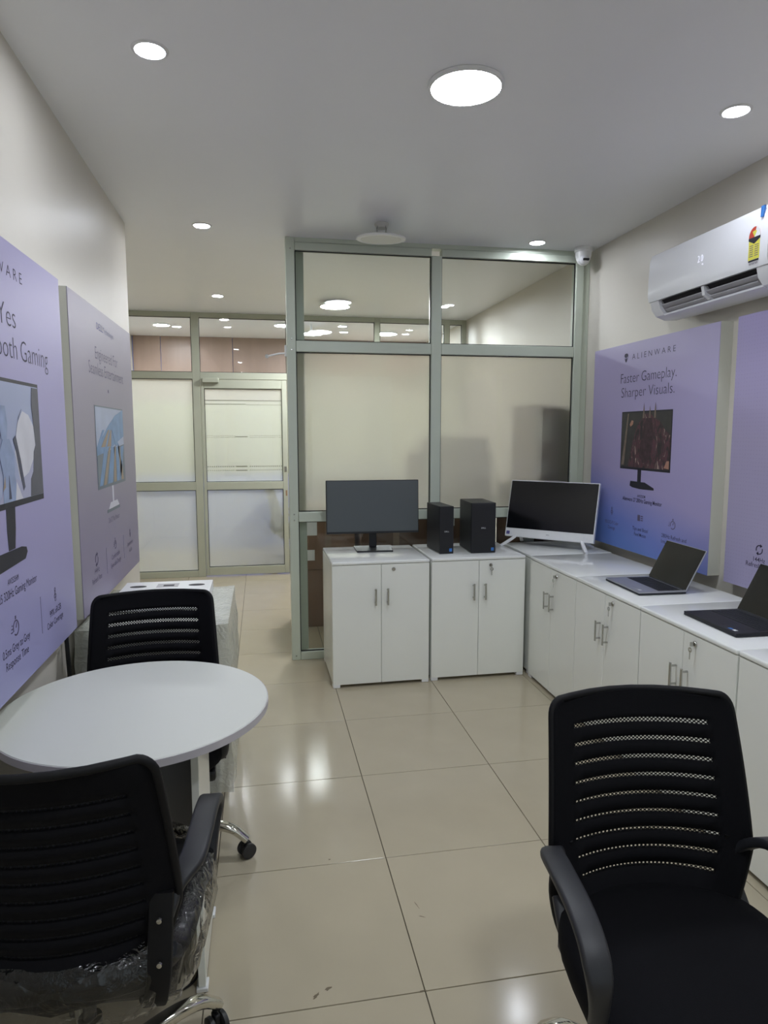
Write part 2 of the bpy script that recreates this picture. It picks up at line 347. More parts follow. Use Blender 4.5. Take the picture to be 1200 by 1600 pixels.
# ------------------------------------------------------------------ glazed partitions
def pane(parent, x0, x1, z0, z1, y, film=None, gk=0.005, front=-1):
    p = box('pane', (x0, y, z0), (x1, y + 0.006, z1), 'glass', parent, bev=0)
    if film: box('frosted_film', (x0 + .001, y + 0.0075, z0 + .001), (x1 - .001, y + 0.0085, z1 - .001), film, p, bev=0)
    bm = bmesh.new(); ya, yb = y - 0.004, y + 0.005
    addbox(bm, (x0, ya, z0), (x1, yb, z0 + gk)); addbox(bm, (x0, ya, z1 - gk), (x1, yb, z1))
    addbox(bm, (x0, ya, z0 + gk), (x0 + gk, yb, z1 - gk)); addbox(bm, (x1 - gk, ya, z0 + gk), (x1, yb, z1 - gk))
    obj('gasket', bm, 'gasket', p); return p
part = thing('glass_partition', 'tall pale green framed glass partition with frosted middle panes behind the two front cabinets', 'partition', (0.8, YP, 0))
def P(name, a, b, m='alu', bev=0.004): return box(name, (a[0] - .8, a[1] - YP, a[2]), (b[0] - .8, b[1] - YP, b[2]), m, part, bev=bev, seg=2)
D = 0.07
P('post', (-.236, YP, 0), (-.178, YP + D, H)); P('post', (.721, YP, 0.06), (.79, YP + D, 2.695)); P('post', (1.744, YP, 0), (1.80, YP + D, 2.735)); P('wall_channel', (1.801, YP + .012, 0), (1.849, YP + D, 2.735))
for x0, x1 in ((-.177, .72), (.791, 1.743)):
    P('rail', (x0, YP, 2.692), (x1, YP + D, 2.74)); P('rail', (x0, YP, 2.058), (x1, YP + D, 2.128)); P('rail', (x0, YP - .006, .948), (x1, YP + D, 1.014)); P('rail', (x0, YP, 0), (x1, YP + D, .055))
P('head_channel', (-.177, YP + .004, 2.741), (1.743, YP + D, H), bev=.002)
P('back_post', (-.177, YP + .075, 0), (-.118, YP + .13, H))
for x0, x1 in ((-.177, .72), (.791, 1.743)):
    for z0, z1, f in ((2.129, 2.691, None), (1.015, 2.057, 'frost'), (.056, .947, None)): pane(part, x0 - .8, x1 - .8, z0, z1, .022, f)
for zz in (2.70, 2.14, 2.07, 1.0, .96, .03): 
    bm = bmesh.new(); addlathe(bm, [(0, 0), (.005, 0), (.004, .003), (0, .0035)], 10, mx=Matrix.Translation((-.207 - .8, 0, zz)) @ Matrix.Rotation(math.pi / 2, 4, 'X')); obj('screw', bm, 'chrome', part)
# stay arm hooked on the partition post
st = thing('stay_arm', 'small white metal stay arm sticking out of the partition post', 'bracket', (-.236, YP + .03, 2.05))
tube('arm', [(0, 0, 0.0), (-.05, 0, -.004), (-.125, .0, -.022)], .006, 'white', st); box('mount', (-.014, -.012, -.02), (0, .02, .05), 'white', st); bm = bmesh.new(); addlathe(bm, [(0, -.005), (.013, -.005), (.013, .005), (0, .005)], 14, mx=Matrix.Translation((-.127, 0, -.022)) @ Matrix.Rotation(math.pi / 2, 4, 'X')); obj('end_eye', bm, 'chrome', st)

dp = thing('entrance_partition', 'grey green framed glazed partition with frosted panels and high clear panes around the far door', 'partition', (0, YD, 0))
def Q(name, a, b, bev=0.003): return box(name, (a[0], a[1], a[2]), (b[0], b[1], b[2]), 'alu2', dp, bev=bev)
V = [(-2.0, -1.95), (-1.10, -1.022), (-.128, -.06), (.82, .88), (1.60, 1.66), (1.80, 1.849)]
for a, b in V: Q('post', (a, 0, 0), (b, .06, H))
for (a, b), (c, d) in zip(V, V[1:]):
    Q('rail', (b, 0, 2.72), (c, .06, H)); Q('rail', (b, 0, 2.095), (c, .06, 2.165)); pane(dp, b + .001, c - .001, 2.166, 2.719, .02)
    if abs(b + 1.022) < .01: continue
    Q('rail', (b, 0, .935), (c, .06, 1.022)); Q('rail', (b, 0, 0), (c, .06, .068))
    pane(dp, b + .001, c - .001, 1.023, 2.094, .02, 'frostd'); pane(dp, b + .001, c - .001, .069, .934, .02, 'frostd')
door = bpy.data.objects.new('door_1', None); COL.objects.link(door); door.location = (-1.02, YD, 0); struct(door)
door['label'] = 'grey green framed door with frosted glass and thin etched lines'
def DQ(name, a, b): return box(name, a, b, 'alu2', door, bev=.003)
DQ('stile', (.003, -.004, .012), (.033, .045, 2.09)); DQ('stile', (.836, -.004, .012), (.888, .045, 2.09))
DQ('rail', (.034, -.004, 2.0), (.835, .045, 2.09)); DQ('rail', (.034, -.004, .935), (.835, .045, 1.018)); DQ('rail', (.034, -.004, .012), (.835, .045, .10))
pu = pane(door, .034, .835, 1.019, 1.999, .016, 'frostd'); pl = pane(door, .034, .835, .101, .934, .016, 'frostd')
M['etch'] = mat('etched_line', (120, 122, 108), 0.5)
for x0, x1, z, h in ((.04, .83, 1.872, .008), (.04, .46, 1.834, .007), (.46, .83, 1.83, .004), (.34, .47, 1.492, .010), (.34, .46, 1.176, .012), (.34, .46, 1.135, .010)):
    box('etched_line', (x0, .0135, z), (x1, .0155, z + h), 'etch', door, bev=0)
for z, st_, h, n0 in ((1.176, .022, .011, 38), (1.138, .022, .007, 38)):
    bm = bmesh.new()
    for k in range(36):
        x = .045 + k * st_
        if .33 < x < .47: continue
        addbox(bm, (x, .0135, z), (x + .012, .0155, z + h))
    obj('dotted_line', bm, 'etch', door)
bm = bmesh.new()
for k in range(34):
    x = .045 + k * .0235
    if .33 < x < .47: continue
    zz = 1.485 + random.uniform(0, .006)
    addbox(bm, (x, .0135, zz), (x + random.uniform(.012, .02), .0155, zz + .004)); addbox(bm, (x, .0135, zz + .018), (x + .016, .0155, zz + .022))
obj('scribbled_line', bm, 'etch', door)
box('closer_body', (.02, -.05, 2.055), (.19, -.004, 2.105), 'alu2', door, bev=.006); box('lock_plate', (.85, -.008, 1.12), (.875, -.004, 1.18), 'chrome', door); box('rust_patch', (.86, -.006, .86), (.876, -.004, .92), mat('rust', (150, 120, 90), .8), door)
struct(box('trim_1', (XL + .0, YC + .0, 0), (XL + .001, YC + .001, .001), 'wall', bev=0)) if False else None

# ------------------------------------------------------------------ ceiling fittings
def downlight(x, y, label, r=0.046, z=H, lens='lens_d', group='recessed ceiling downlights'):
    t = thing('downlight', label, 'light', (x, y, z), group=group)
    bm = bmesh.new(); addlathe(bm, [(r, -.0005), (r, -.004), (r + .004, -.006), (r + .011, -.004), (r + .013, 0)], 32); obj('rim', bm, 'white', t, True)
    bm = bmesh.new(); addlathe(bm, [(0, -.003), (r * .995, -.003), (r * .995, -.0004), (0, -.0004)], 32); obj('lens', bm, lens, t); return t
def panel(x, y, label, r=0.125, z=H, lens='lens_p', tilt=0, group='round panel lights'):
    t = thing('panel_light', label, 'light', (x, y, z), group=group); t.rotation_euler = (tilt, 0, 0)
    if z < H - .001: tube('suspension_rod', [(0, 0, 0), (0, 0, (H - z) / 2), (0, 0, H - z)], .012, 'white', t)
    bm = bmesh.new(); addlathe(bm, [(0, 0), (r + .010, 0), (r + .012, -.004), (r + .008, -.014), (r, -.015), (r, -.011)], 48); obj('rim', bm, 'white', t, True, auto=40)
    bm = bmesh.new(); addlathe(bm, [(0, -.0125), (r * .998, -.0125), (r * .998, -.0105), (0, -.0105)], 48); obj('lens', bm, lens, t); return t
panel(.333, .22, 'large lit round panel light in the middle of the ceiling')
panel(.333, -1.75, 'round panel light on the ceiling behind the viewer')
downlight(-.741, .19, 'small lit downlight near the top left corner of the ceiling')
downlight(1.418, .224, 'small lit downlight above the air conditioner side of the ceiling')
downlight(-.734, 2.078, 'small lit downlight in the ceiling above the grey left poster')
downlight(1.39, 2.07, 'small lit downlight just in front of the partition near the dome camera')
downlight(-.74, -1.75, 'ceiling downlight behind the viewer on the table side'); downlight(1.41, -1.75, 'ceiling downlight behind the viewer on the cabinet side')
downlight(-.77, 4.2, 'small lit downlight in the ceiling before the far door')
downlight(1.384, 4.35, 'small lit downlight seen through the right clear pane of the partition')
panel(.306, 4.31, 'lit round panel light seen through the left clear pane of the partition', r=.135, z=H - .03, lens='lens_s')
for x, y, l in ((-1.35, 6.1, 'corridor downlight at the left behind the far partition'), (-.78, 5.5, 'corridor downlight over the far door'), (.62, 6.2, 'corridor downlight seen in the right high pane'), (.55, 5.75, 'corridor downlight seen beside the right high mullion')):
    downlight(x, y, l, lens='lens_f', group='corridor downlights')
panel(.18, 5.65, 'lit round panel light hanging in the corridor beyond the far partition', r=.12, z=H - .10, lens='lens_c'); panel(-.12, 5.75, 'round corridor panel light partly hidden behind the door post', r=.11, lens='lens_c')
panel(-1.50, 5.95, 'round corridor panel light behind the left high pane', r=.085, lens='lens_f'); panel(1.15, 6.2, 'round corridor panel light at the right behind the store room', r=.13, lens='lens_f')  # two extra panels, added to brighten the corridor behind the frosted glass
t = thing('hanging_panel_light', 'unlit round panel light hanging below its ceiling fitting before the partition', 'light', (.318, 1.85, H))
bm = bmesh.new(); R1 = Matrix.Translation((0, .02, -.082)) @ Matrix.Rotation(math.radians(4), 4, 'X')
addlathe(bm, [(0, .006), (.142, .006), (.148, .002), (.147, -.006), (.125, -.009), (.12, -.006)], 48, mx=R1); obj('rim', bm, 'white', t, True, auto=40)
bm = bmesh.new(); addlathe(bm, [(0, -.0075), (.119, -.0075), (.119, -.005), (0, -.005)], 48, mx=R1); obj('lens', bm, 'lensoff', t)
bm = bmesh.new(); addlathe(bm, [(.04, 0), (.043, -.006), (.036, -.02), (.034, -.03), (0, -.03)], 24); obj('ceiling_fitting', bm, 'lensoff', t, True, auto=40)
for k in range(4):
    a = k * 1.57 + .6; tube('spring_clip', [(.032 * math.cos(a), .032 * math.sin(a), -.015), (.04 * math.cos(a), .04 * math.sin(a), -.045), (.03 * math.cos(a), .03 * math.sin(a) + .015, -.074)], .003, 'chrome', t, 6)
t = thing('dome_camera', 'small white security camera under the ceiling at the right end of the partition', 'camera', (1.745, 2.13, H))
bm = bmesh.new(); addlathe(bm, [(0, 0), (.058, 0), (.060, -.008), (.058, -.03), (.05, -.034), (0, -.034)], 28); obj('base', bm, 'white', t, True, auto=40)
bm = bmesh.new(); addlathe(bm, [(.053, -.03), (.052, -.055), (.046, -.08), (.034, -.102), (.018, -.115), (0, -.119)], 28); obj('dome_shell', bm, 'white', t, True)
bm = bmesh.new(); bmesh.ops.create_uvsphere(bm, u_segments=20, v_segments=12, radius=.034, matrix=Matrix.Translation((-.006, -.022, -.082))); obj('eyeball', bm, 'acwhite', t, True)
bm = bmesh.new(); addbox(bm, (-.026, -.062, -.096), (.014, -.048, -.082), .002); obj('lens_window', bm, 'gasket', t)

# ------------------------------------------------------------------ cabinets
def make_cabinet(w_, d_, label, key=True, h=0.775):
    c = thing('storage_cabinet', label, 'cabinet', group='white two door cabinets')
    hw, hd = w_ / 2, d_ / 2
    box('body', (-hw, -hd + .019, .022), (hw, hd, h - .021), 'lam', c, bev=.001)
    bm = bmesh.new(); addbox(bm, (-hw, -hd - .004, h - .020), (hw, hd, h), .006, 3); obj('top_board', bm, 'lamtop', c, True, auto=35)
    for s in (-1, 1):
        x0, x1 = (-hw + .001, -.0012) if s < 0 else (.0012, hw - .001)
        d = box('door', (x0, -hd, .020), (x1, -hd + .018, h - .0225), 'lam', c, bev=.0015)
        bm = bmesh.new(); hx = s * .037
        addbox(bm, (hx - .0055, -hd - .031, .508), (hx + .0055, -hd - .024, .612), .002)
        for z in (.522, .598): addlathe(bm, [(0, 0), (.0045, 0), (.0045, .027), (0, .027)], 10, mx=Matrix.Translation((hx, -hd - .001, z)) @ Matrix.Rotation(math.pi / 2, 4, 'X'))
        obj('handle', bm, 'chrome', d)
        if s > 0:
            bm = bmesh.new(); addlathe(bm, [(0, 0), (.0115, 0), (.0115, .003), (.009, .006), (0, .006)], 18, mx=Matrix.Translation((.075, -hd - .0005, .722)) @ Matrix.Rotation(math.pi / 2, 4, 'X')); obj('lock', bm, 'chrome', d, True, auto=40)
            if key:
                bm = bmesh.new(); addbox(bm, (.0725, -hd - .022, .714), (.0775, -hd - .007, .730)); addlathe(bm, [(.004, -.001), (.0105, -.001), (.0105, .001), (.004, .001), (.004, -.001)], 14, mx=Matrix.Translation((.075, -hd - .022, .700)) @ Matrix.Rotation(math.pi / 2, 4, 'X'))
                addbox(bm, (.073, -hd - .023, .662), (.077, -hd - .021, .69)); obj('key', bm, 'chrome', d)
    for sx in (-1, 1):
        for sy in (-1, 1):
            box('foot', (sx * (hw - .0225) - .022, sy * (hd - .0225) - .022, 0), (sx * (hw - .0225) + .022, sy * (hd - .0225) + .022, .0215), 'white', c, bev=.003)
    return c
c = make_cabinet(.596, .535, 'white two door cabinet under the large black monitor', key=False); c.location = (.278, 1.930, 0); c.rotation_euler = (0, 0, math.radians(.6))
c = make_cabinet(.606, .535, 'white two door cabinet under the two black computer towers'); c.location = (.897, 1.945, 0); c.rotation_euler = (0, 0, math.radians(.2))
XCF = 1.225; R90 = -math.pi / 2
c = make_cabinet(.50, .545, 'white cabinet in the room corner mostly hidden behind the tower cabinet'); c.location = (XCF + .012 + .2725, 1.921, 0); c.rotation_euler = (0, 0, R90)
for yc, l in ((1.3485, 'white cabinet along the right wall nearest the room corner, below the all in one'), (.7245, 'white cabinet along the right wall with the silver laptop on it'), (.1005, 'white cabinet along the right wall with the black laptop on it'), (-.5235, 'white cabinet cut off by the right picture edge behind the right chair')):
    c = make_cabinet(.62, .545, l); c.location = (XCF + .2725 + (.003 if yc < -.2 else 0), yc, 0); c.rotation_euler = (0, 0, R90)
ZT = .7755

# ------------------------------------------------------------------ computers
t = thing('monitor', 'wide black desktop monitor on the left front cabinet', 'monitor', (.30, 2.05, ZT)); t.rotation_euler = (0, 0, math.radians(-1.5))
bm = bmesh.new(); addprism(bm, [(-.122, -.095), (.112, -.095), (.13, .11), (-.122, .11)], 0, .010)
for v in bm.verts: v.co = Vector((v.co.x, v.co.z, v.co.y))
obj('base', bm, 'pcblack', t)
bm = bmesh.new(); addbox(bm, (-.024, .045, .010), (.024, .07, .30), .004); obj('neck', bm, 'pcblack', t)
TM = Matrix.Translation((-.005, 0, .108)) @ Matrix.Rotation(math.radians(-3), 4, 'X')
bm = bmesh.new(); addbox(bm, (-.304, 0, 0), (.304, .032, .348), .004); bmesh.ops.transform(bm, matrix=TM, verts=bm.verts[:]); obj('housing', bm, 'pcblack', t)
bm = bmesh.new(); addbox(bm, (-.299, -.002, .014), (.299, 0.001, .343)); bmesh.ops.transform(bm, matrix=TM, verts=bm.verts[:]); obj('screen', bm, 'screenm', t)
def tower(name, label, x, y, rz, w_, d_, h_, fs):
    t = thing(name, label, 'computer', (x, y, ZT), rz)
    bm = bmesh.new(); addbox(bm, (-w_ / 2, .012, .004), (w_ / 2, d_, h_), .004); obj('case', bm, 'pcblack', t)
    f = bm = bmesh.new(); addbox(bm, (-w_ / 2 - .001, 0, .0), (w_ / 2 + .001, .0118, h_), .004); f = obj('front_panel', bm, 'pcface', t)
    text('DELL', 0, h_ * fs, 'sticker_w', f, width=.030, height=.009, y=-.0008)
    box('processor_sticker', (w_ / 2 - .028, -.001, .014), (w_ / 2 - .010, 0, .034), 'sticker_b', t, bev=0)
    for k in range(5): box('port', (w_ / 2 - .020, -.0008, h_ * .62 + k * .017), (w_ / 2 - .008, 0.0003, h_ * .62 + k * .017 + .006), 'gasket', t, bev=0)
    bm = bmesh.new()
    for k in range(9): addbox(bm, (-w_ / 2 + .008, -.0006, .012 + k * .0105), (w_ / 2 - .034, .0002, .0165 + k * .0105))
    obj('vent', bm, 'gasket', t)
    return t
tower('desktop_tower', 'slim black computer tower, the narrower of two beside the monitor', .726, 1.812, math.radians(3.5), .091, .275, .302, .47)
tower('desktop_tower', 'wide black computer tower, the larger of two beside the monitor', .964, 1.80, math.radians(-1.5), .158, .285, .321, .50)

t = thing('all_in_one_computer', 'white all in one computer with a black screen in the room corner', 'computer', (1.44, 1.90, ZT), math.radians(-45))
TM = Matrix.Translation((0, 0, .058)) @ Matrix.Rotation(math.radians(-15), 4, 'X')
bm = bmesh.new(); addbox(bm, (-.306, 0, 0), (.306, .03, .392), .004); bmesh.ops.transform(bm, matrix=TM, verts=bm.verts[:]); obj('housing', bm, 'white', t)
bm = bmesh.new(); addbox(bm, (-.300, -.002, .058), (.300, .001, .386)); bmesh.ops.transform(bm, matrix=TM, verts=bm.verts[:]); obj('screen', bm, 'screen', t)
bm = bmesh.new(); addbox(bm, (-.07, -.004, .391), (.07, .02, .394), .001); bmesh.ops.transform(bm, matrix=TM, verts=bm.verts[:]); obj('camera_strip', bm, 'acgrey', t)
ch = bmesh.new(); addbox(ch, (-.296, -.001, .014), (-.272, .0005, .036)); bmesh.ops.transform(ch, matrix=TM, verts=ch.verts[:]); obj('processor_sticker', ch, 'inkblue', t)
ch = bmesh.new(); addbox(ch, (-.268, -.001, .014), (-.252, .0005, .034)); addbox(ch, (.235, -.001, .02), (.25, .0005, .036)); addbox(ch, (.256, -.001, .02), (.27, .0005, .03)); bmesh.ops.transform(ch, matrix=TM, verts=ch.verts[:]); obj('white_stickers', ch, 'sticker_w', t)
lg = text('DELL', 0, 0, 'ink2', t, width=.022, height=.007); lg.matrix_local = TM @ Matrix.Translation((0, -.0012, .028))
for s in (-1, 1):
    bm = bmesh.new(); sec = rrect(.016, .022, .004, 2)
    addsweep(bm, smoothpts([(s * .21, .05, .10), (s * .235, .0, .055), (s * .285, -.075, .008), (s * .287, -.085, .006)], 4), sec, up=Vector((0, 0, 1))); addsweep(bm, smoothpts([(s * .215, .055, .09), (s * .235, .12, .03), (s * .25, .165, .007)], 4), sec, up=Vector((0, 0, 1)))
    obj('foot', bm, 'white', t, True, auto=40)

def laptop(label, x, y, rz, w_, d_, base_m, deck_m, tiltdeg, lidlen, stickers):
    t = thing('laptop', label, 'laptop', (x, y, ZT), rz); hw, hd = w_ / 2, d_ / 2
    bm = bmesh.new(); addbox(bm, (-hw, -hd, .001), (hw, hd, .010), .003); obj('underside', bm, 'keys', t)
    bm = bmesh.new(); addbox(bm, (-hw, -hd, .0101), (hw, hd, .0165), .002); b = obj('deck', bm, deck_m, t)
    bm = bmesh.new()
    kw = (w_ - .04) / 14
    for r in range(6):
        for k in range(14):
            if r == 0 and 3 < k < 9: continue
            x0 = -hw + .02 + k * kw; y0 = -hd + d_ * .46 + r * d_ * .078
            addbox(bm, (x0 + .0012, y0 + .001, .0165), (x0 + kw - .0012, y0 + d_ * .078 - .0016, .0177))
    y0 = -hd + d_ * .46; addbox(bm, (-hw + .02 + 4 * kw + .001, y0 + .001, .0165), (-hw + .02 + 9 * kw - .001, y0 + d_ * .078 - .0016, .0177)); obj('keys', bm, 'keys', b)
    box('keyboard_well', (-hw + .016, -hd + d_ * .445, .0162), (hw - .016, -hd + d_ * .94, .01665), 'gasket', b, bev=0)
    box('touchpad', (-.06, -hd + .012, .0163), (.045, -hd + d_ * .40, .0167), deck_m if base_m != 'black' else 'pcblack', b, bev=0)
    for sx, sy, mm in stickers: box('sticker', (sx - .009, sy - .007, .0163), (sx + .009, sy + .007, .0169), mm, b, bev=0)
    TM = Matrix.Translation((0, hd - .004, .016)) @ Matrix.Rotation(math.radians(-tiltdeg), 4, 'X')
    bm = bmesh.new(); addbox(bm, (-hw, 0, 0), (hw, .006, lidlen), .002); bmesh.ops.transform(bm, matrix=TM, verts=bm.verts[:]); l = obj('lid', bm, deck_m, t)
    bm = bmesh.new(); addbox(bm, (-hw + .003, -.0012, .004), (hw - .003, .0005, lidlen - .003)); bmesh.ops.transform(bm, matrix=TM, verts=bm.verts[:]); obj('screen', bm, 'screen', l)
    bm = bmesh.new(); addlathe(bm, [(0, -hw * .9), (.006, -hw * .9), (.006, hw * .9), (0, hw * .9)], 10, mx=Matrix.Translation((0, hd - .005, .0145)) @ Matrix.Rotation(math.pi / 2, 4, 'Y')); obj('hinge', bm, 'keys', t)
    for k in range(3): box('port', (hw - .0012, hd - .03 - k * .022, .005), (hw + .0006, hd - .018 - k * .022, .0095), 'gasket', t, bev=0)
    return t
laptop('open silver laptop on the right wall cabinets', 1.440, .740, R90 + math.radians(-2), .335, .240, 'silver', 'silver', 27, .212, [(.12, -.09, 'sticker_w'), (.10, -.092, 'acgrey')])
laptop('open black laptop on the right wall cabinets near the picture edge', 1.440, .075, R90 + math.radians(-1.5), .330, .250, 'black', 'pcblack', 27, .215, [(.125, -.10, 'sticker_w'), (.10, -.10, 'sticker_b')])

# ------------------------------------------------------------------ wall posters (local x = reading direction, z up from the bottom edge, -y towards the viewer)
Z0 = .82
M['print_a'] = gradmat('lavender_print_blue_foot', [(0.0, (98, 126, 196)), (.10, (112, 128, 198)), (.32, (164, 156, 200)), (1.0, (172, 164, 202))], (.18, 0, .78))
M['print_l'] = gradmat('lavender_print', [(0.0, (150, 150, 192)), (.35, (162, 156, 196)), (.6, (166, 160, 200)), (1.0, (160, 154, 196))], (.2, 0, .75))
M['print_g'] = gradmat('grey_lavender_print', [(0.0, (138, 130, 156)), (.5, (146, 139, 153)), (1.0, (140, 133, 154))], (.1, 0, .8))
M['print_d'] = gradmat('dotted_lavender_print', [(0.0, (164, 158, 190)), (.5, (160, 152, 184)), (1.0, (162, 152, 200))], (.1, 0, .8), dots=55)
def poster(label, wx, yc, rz, pm, depth, w_=1.25, hgt=1.25):
    t = thing('wall_poster', label, 'poster', (wx, yc, Z0), rz)
    hw = w_ / 2; bm = bmesh.new()
    addbox(bm, (-hw, -depth + .003, 0), (-hw + .02, -.001, hgt)); addbox(bm, (hw - .02, -depth + .003, 0), (hw, -.001, hgt)); addbox(bm, (-hw + .02, -depth + .003, 0), (hw - .02, -.001, .02)); addbox(bm, (-hw + .02, -depth + .003, hgt - .02), (hw - .02, -.001, hgt))
    obj('frame', bm, 'lightbox', t)
    pr = box('print', (-hw, -depth, 0), (hw, -depth + .0028, hgt), pm, t, bev=.0008)
    return t, pr, -depth
def pmonitor(pr, y, x0, x1, z0, z1, frame='pblack'):
    return flat('pictured_monitor', rect(x0, x1, z0, z1), frame, pr, y)
def spikes_mat():
    m = bpy.data.materials.new('dark_ruins_print'); m.use_nodes = True; N, L = nt(m); b = N['Principled BSDF']; b.inputs['Roughness'].default_value = .5
    tc = N.new('ShaderNodeTexCoord'); mp = N.new('ShaderNodeMapping'); mp.inputs['Scale'].default_value = (26, 1, 11); L.new(tc.outputs['Object'], mp.inputs[0])
    n = N.new('ShaderNodeTexNoise'); n.inputs['Scale'].default_value = 1; n.inputs['Detail'].default_value = 8; n.inputs['Distortion'].default_value = 1.4; L.new(mp.outputs[0], n.inputs[0])
    cr = N.new('ShaderNodeValToRGB'); L.new(n.outputs[0], cr.inputs[0]); E_ = cr.color_ramp.elements
    for p in (.42, .52, .60): E_.new(p)
    for e_, (p, c) in zip(E_, [(.0, (34, 32, 38)), (.42, (46, 42, 46)), (.52, (92, 54, 66)), (.60, (66, 52, 60)), (.72, (214, 190, 176))]): e_.position = p; e_.color = lin(c)
    L.new(cr.outputs[0], b.inputs['Base Color']); return m
M['ruins'] = spikes_mat(); M['horn'] = mat('tan_print', (120, 106, 96), .5, noise=.2, nscale=40); M['olive'] = mat('olive_print', (58, 58, 58), .5, noise=.25, nscale=12); M['maroon'] = mat('maroon_print', (62, 44, 52), .5, noise=.5, nscale=45)
M['peach'] = mat('peach_print', (168, 124, 108), .5); M['skyp'] = gradmat('sky_print', [(0, (196, 196, 210)), (.5, (184, 188, 208)), (1, (160, 168, 198))], (0, 0, 1.6)); M['cloud'] = mat('cloud_print', (204, 203, 212), .5, noise=.08, nscale=14); M['hill'] = mat('hill_print', (168, 168, 194), .5); M['rock'] = mat('rock_print', (86, 86, 96), .5, noise=.15, nscale=20)
M['steelp'] = mat('steel_blue_print', (142, 156, 188), .5, noise=.25, nscale=14); M['steeld'] = mat('dark_steel_print', (66, 68, 88), .5); M['bluep'] = mat('blue_ray_print', (112, 144, 182), .5, noise=.2, nscale=12); M['ochre'] = mat('ochre_ray_print', (154, 136, 116), .5); M['slate'] = mat('slate_print', (110, 120, 128), .5); M['mistp'] = mat('mist_print', (168, 178, 200), .5, noise=.1, nscale=9); M['palep'] = mat('pale_print', (206, 204, 214), .5)
def alien_mark(pr, x, z, y, s):
    po = [(-.5, .25), (-.42, .42), (-.2, .5), (.2, .5), (.42, .42), (.5, .25), (.42, -.05), (.2, -.38), (.1, -.5), (-.1, -.5), (-.2, -.38), (-.42, -.05)]
    f = flat('brand_mark', [(x + a * s * .8, z + b * s) for a, b in po], 'ink', pr, y)
    for q in (-1, 1): flat('brand_mark_eye', [(x + q * s * .08, z - .02 * s), (x + q * s * .30, z + .16 * s), (x + q * s * .28, z - .02 * s), (x + q * s * .12, z - .14 * s)], 'print_l', pr, y - .0006)
def icon_clock(pr, x, z, y, s=.03):
    flat('icon', arcband(x, z, s * .8, s * .16, -130, 200), 'ink2', pr, y); flat('icon_detail', [(x - s * .1, z), (x + s * .1, z), (x + s * .3, z + s * .5), (x + s * .15, z + s * .55)], 'ink2', pr, y); flat('icon_detail', rect(x - s * .15, x + s * .15, z + s * .95, z + s * 1.3), 'ink2', pr, y)
    for k in range(3): flat('icon_detail', rect(x - s * (1.5 - .15 * k), x - s * 1.0, z - s * .3 + k * s * .35, z - s * .18 + k * s * .35), 'ink2', pr, y)
def icon_drops(pr, x, z, y, s=.03):
    for a, b in ((0, .6), (-.3, 0), (.3, 0), (0, -.55), (0, 1.1)): flat('icon_detail', arcband(x + a * s, z + b * s, s * .3, s * .1, 0, 355, 12), 'ink2', pr, y)
def icon_arrows(pr, x, z, y, s=.03, m='ink2'):
    flat('icon', arcband(x, z, s * .8, s * .2, 60, 200), m, pr, y); flat('icon_detail', arcband(x, z, s * .8, s * .2, 240, 380), m, pr, y)
    flat('icon_detail', [(x + s * .2, z + s * 1.1), (x + s * .75, z + s * .75), (x + s * .2, z + s * .4)], m, pr, y); flat('icon_detail', [(x - s * .2, z - s * 1.1), (x - s * .75, z - s * .75), (x - s * .2, z - s * .4)], m, pr, y)
def icon_screen(pr, x, z, y, s=.03):
    flat('icon', rect(x - s, x - s * .1, z - s * .6, z + s * .6), 'ink2', pr, y)
    for k in range(3): flat('icon_detail', rect(x + s * .1, x + s * .9, z - s * .5 + k * s * .4, z - s * .3 + k * s * .4), 'ink2', pr, y)

# right wall, full poster (centre y = 1.36; local x = 1.36 - world y)
t, pr, d = poster('lavender monitor advertisement with a bluish foot on the right wall below the air conditioner', XR, 1.361, R90, 'print_a', .07)
y = d - .0004; cy = 1.361
alien_mark(pr, cy - 1.589, 1.986 - Z0, y, .052)
text('ALIENWARE', (cy - 1.306), 1.984 - Z0, 'ink', pr, .432, .034, y, thin=-.012, space=1.55)
text('Faster', cy - 1.650, 1.861 - Z0, 'ink', pr, .203, .062, y, thin=-.014, align='LEFT'); text('Gameplay.', cy - 1.067, 1.861 - Z0, 'ink', pr, .340, .062, y, thin=-.014, align='RIGHT'); text('Sharper Visuals.', cy - 1.356, 1.775 - Z0, 'ink', pr, .545, .062, y, thin=-.014)
pmonitor(pr, y, -.249, .273, 1.317 - Z0, 1.662 - Z0)
flat('pictured_scene', rect(-.242, .266, 1.329 - Z0, 1.654 - Z0), 'olive', pr, y - .0006)
flat('pictured_ruins', [(-.16, .512), (-.13, .62), (-.10, .70), (-.06, .77), (-.02, .80), (.0, .825), (.06, .825), (.10, .80), (.16, .78), (.20, .74), (.262, .70), (.262, .512)], M['ruins'], pr, y - .0012)
flat('pictured_ruins', [(-.04, .60), (-.01, .72), (.02, .80), (.075, .80), (.10, .70), (.085, .60), (.05, .54), (.0, .54)], 'maroon', pr, y - .0016)
flat('pictured_ruins', [(-.235, .52), (-.18, .83), (-.168, .83), (-.205, .52)], 'horn', pr, y - .0012); flat('pictured_ruins', [(-.155, .765), (-.135, .79), (-.115, .785), (-.12, .765), (-.145, .752)], 'peach', pr, y - .0012)
flat('pictured_ruins', [(.215, .52), (.24, .56), (.262, .56), (.262, .515)], 'peach', pr, y - .0018)
for xx, hh in ((-.008, .885), (.055, .868), (.108, .886)): flat('pictured_horn', [(xx - .010, .80), (xx + .010, .80), (xx + .006, hh - .03), (xx, hh)], 'horn', pr, y - .0018)
flat('pictured_stand', rect(-.05, -.012, 1.24 - Z0, 1.318 - Z0), 'pblack', pr, y); flat('pictured_stand', [(-.13, .398), (-.125, .427), (.03, .427), (.125, .40), (.125, .388), (-.02, .385), (-.10, .39)], 'pblack', pr, y - .0003)
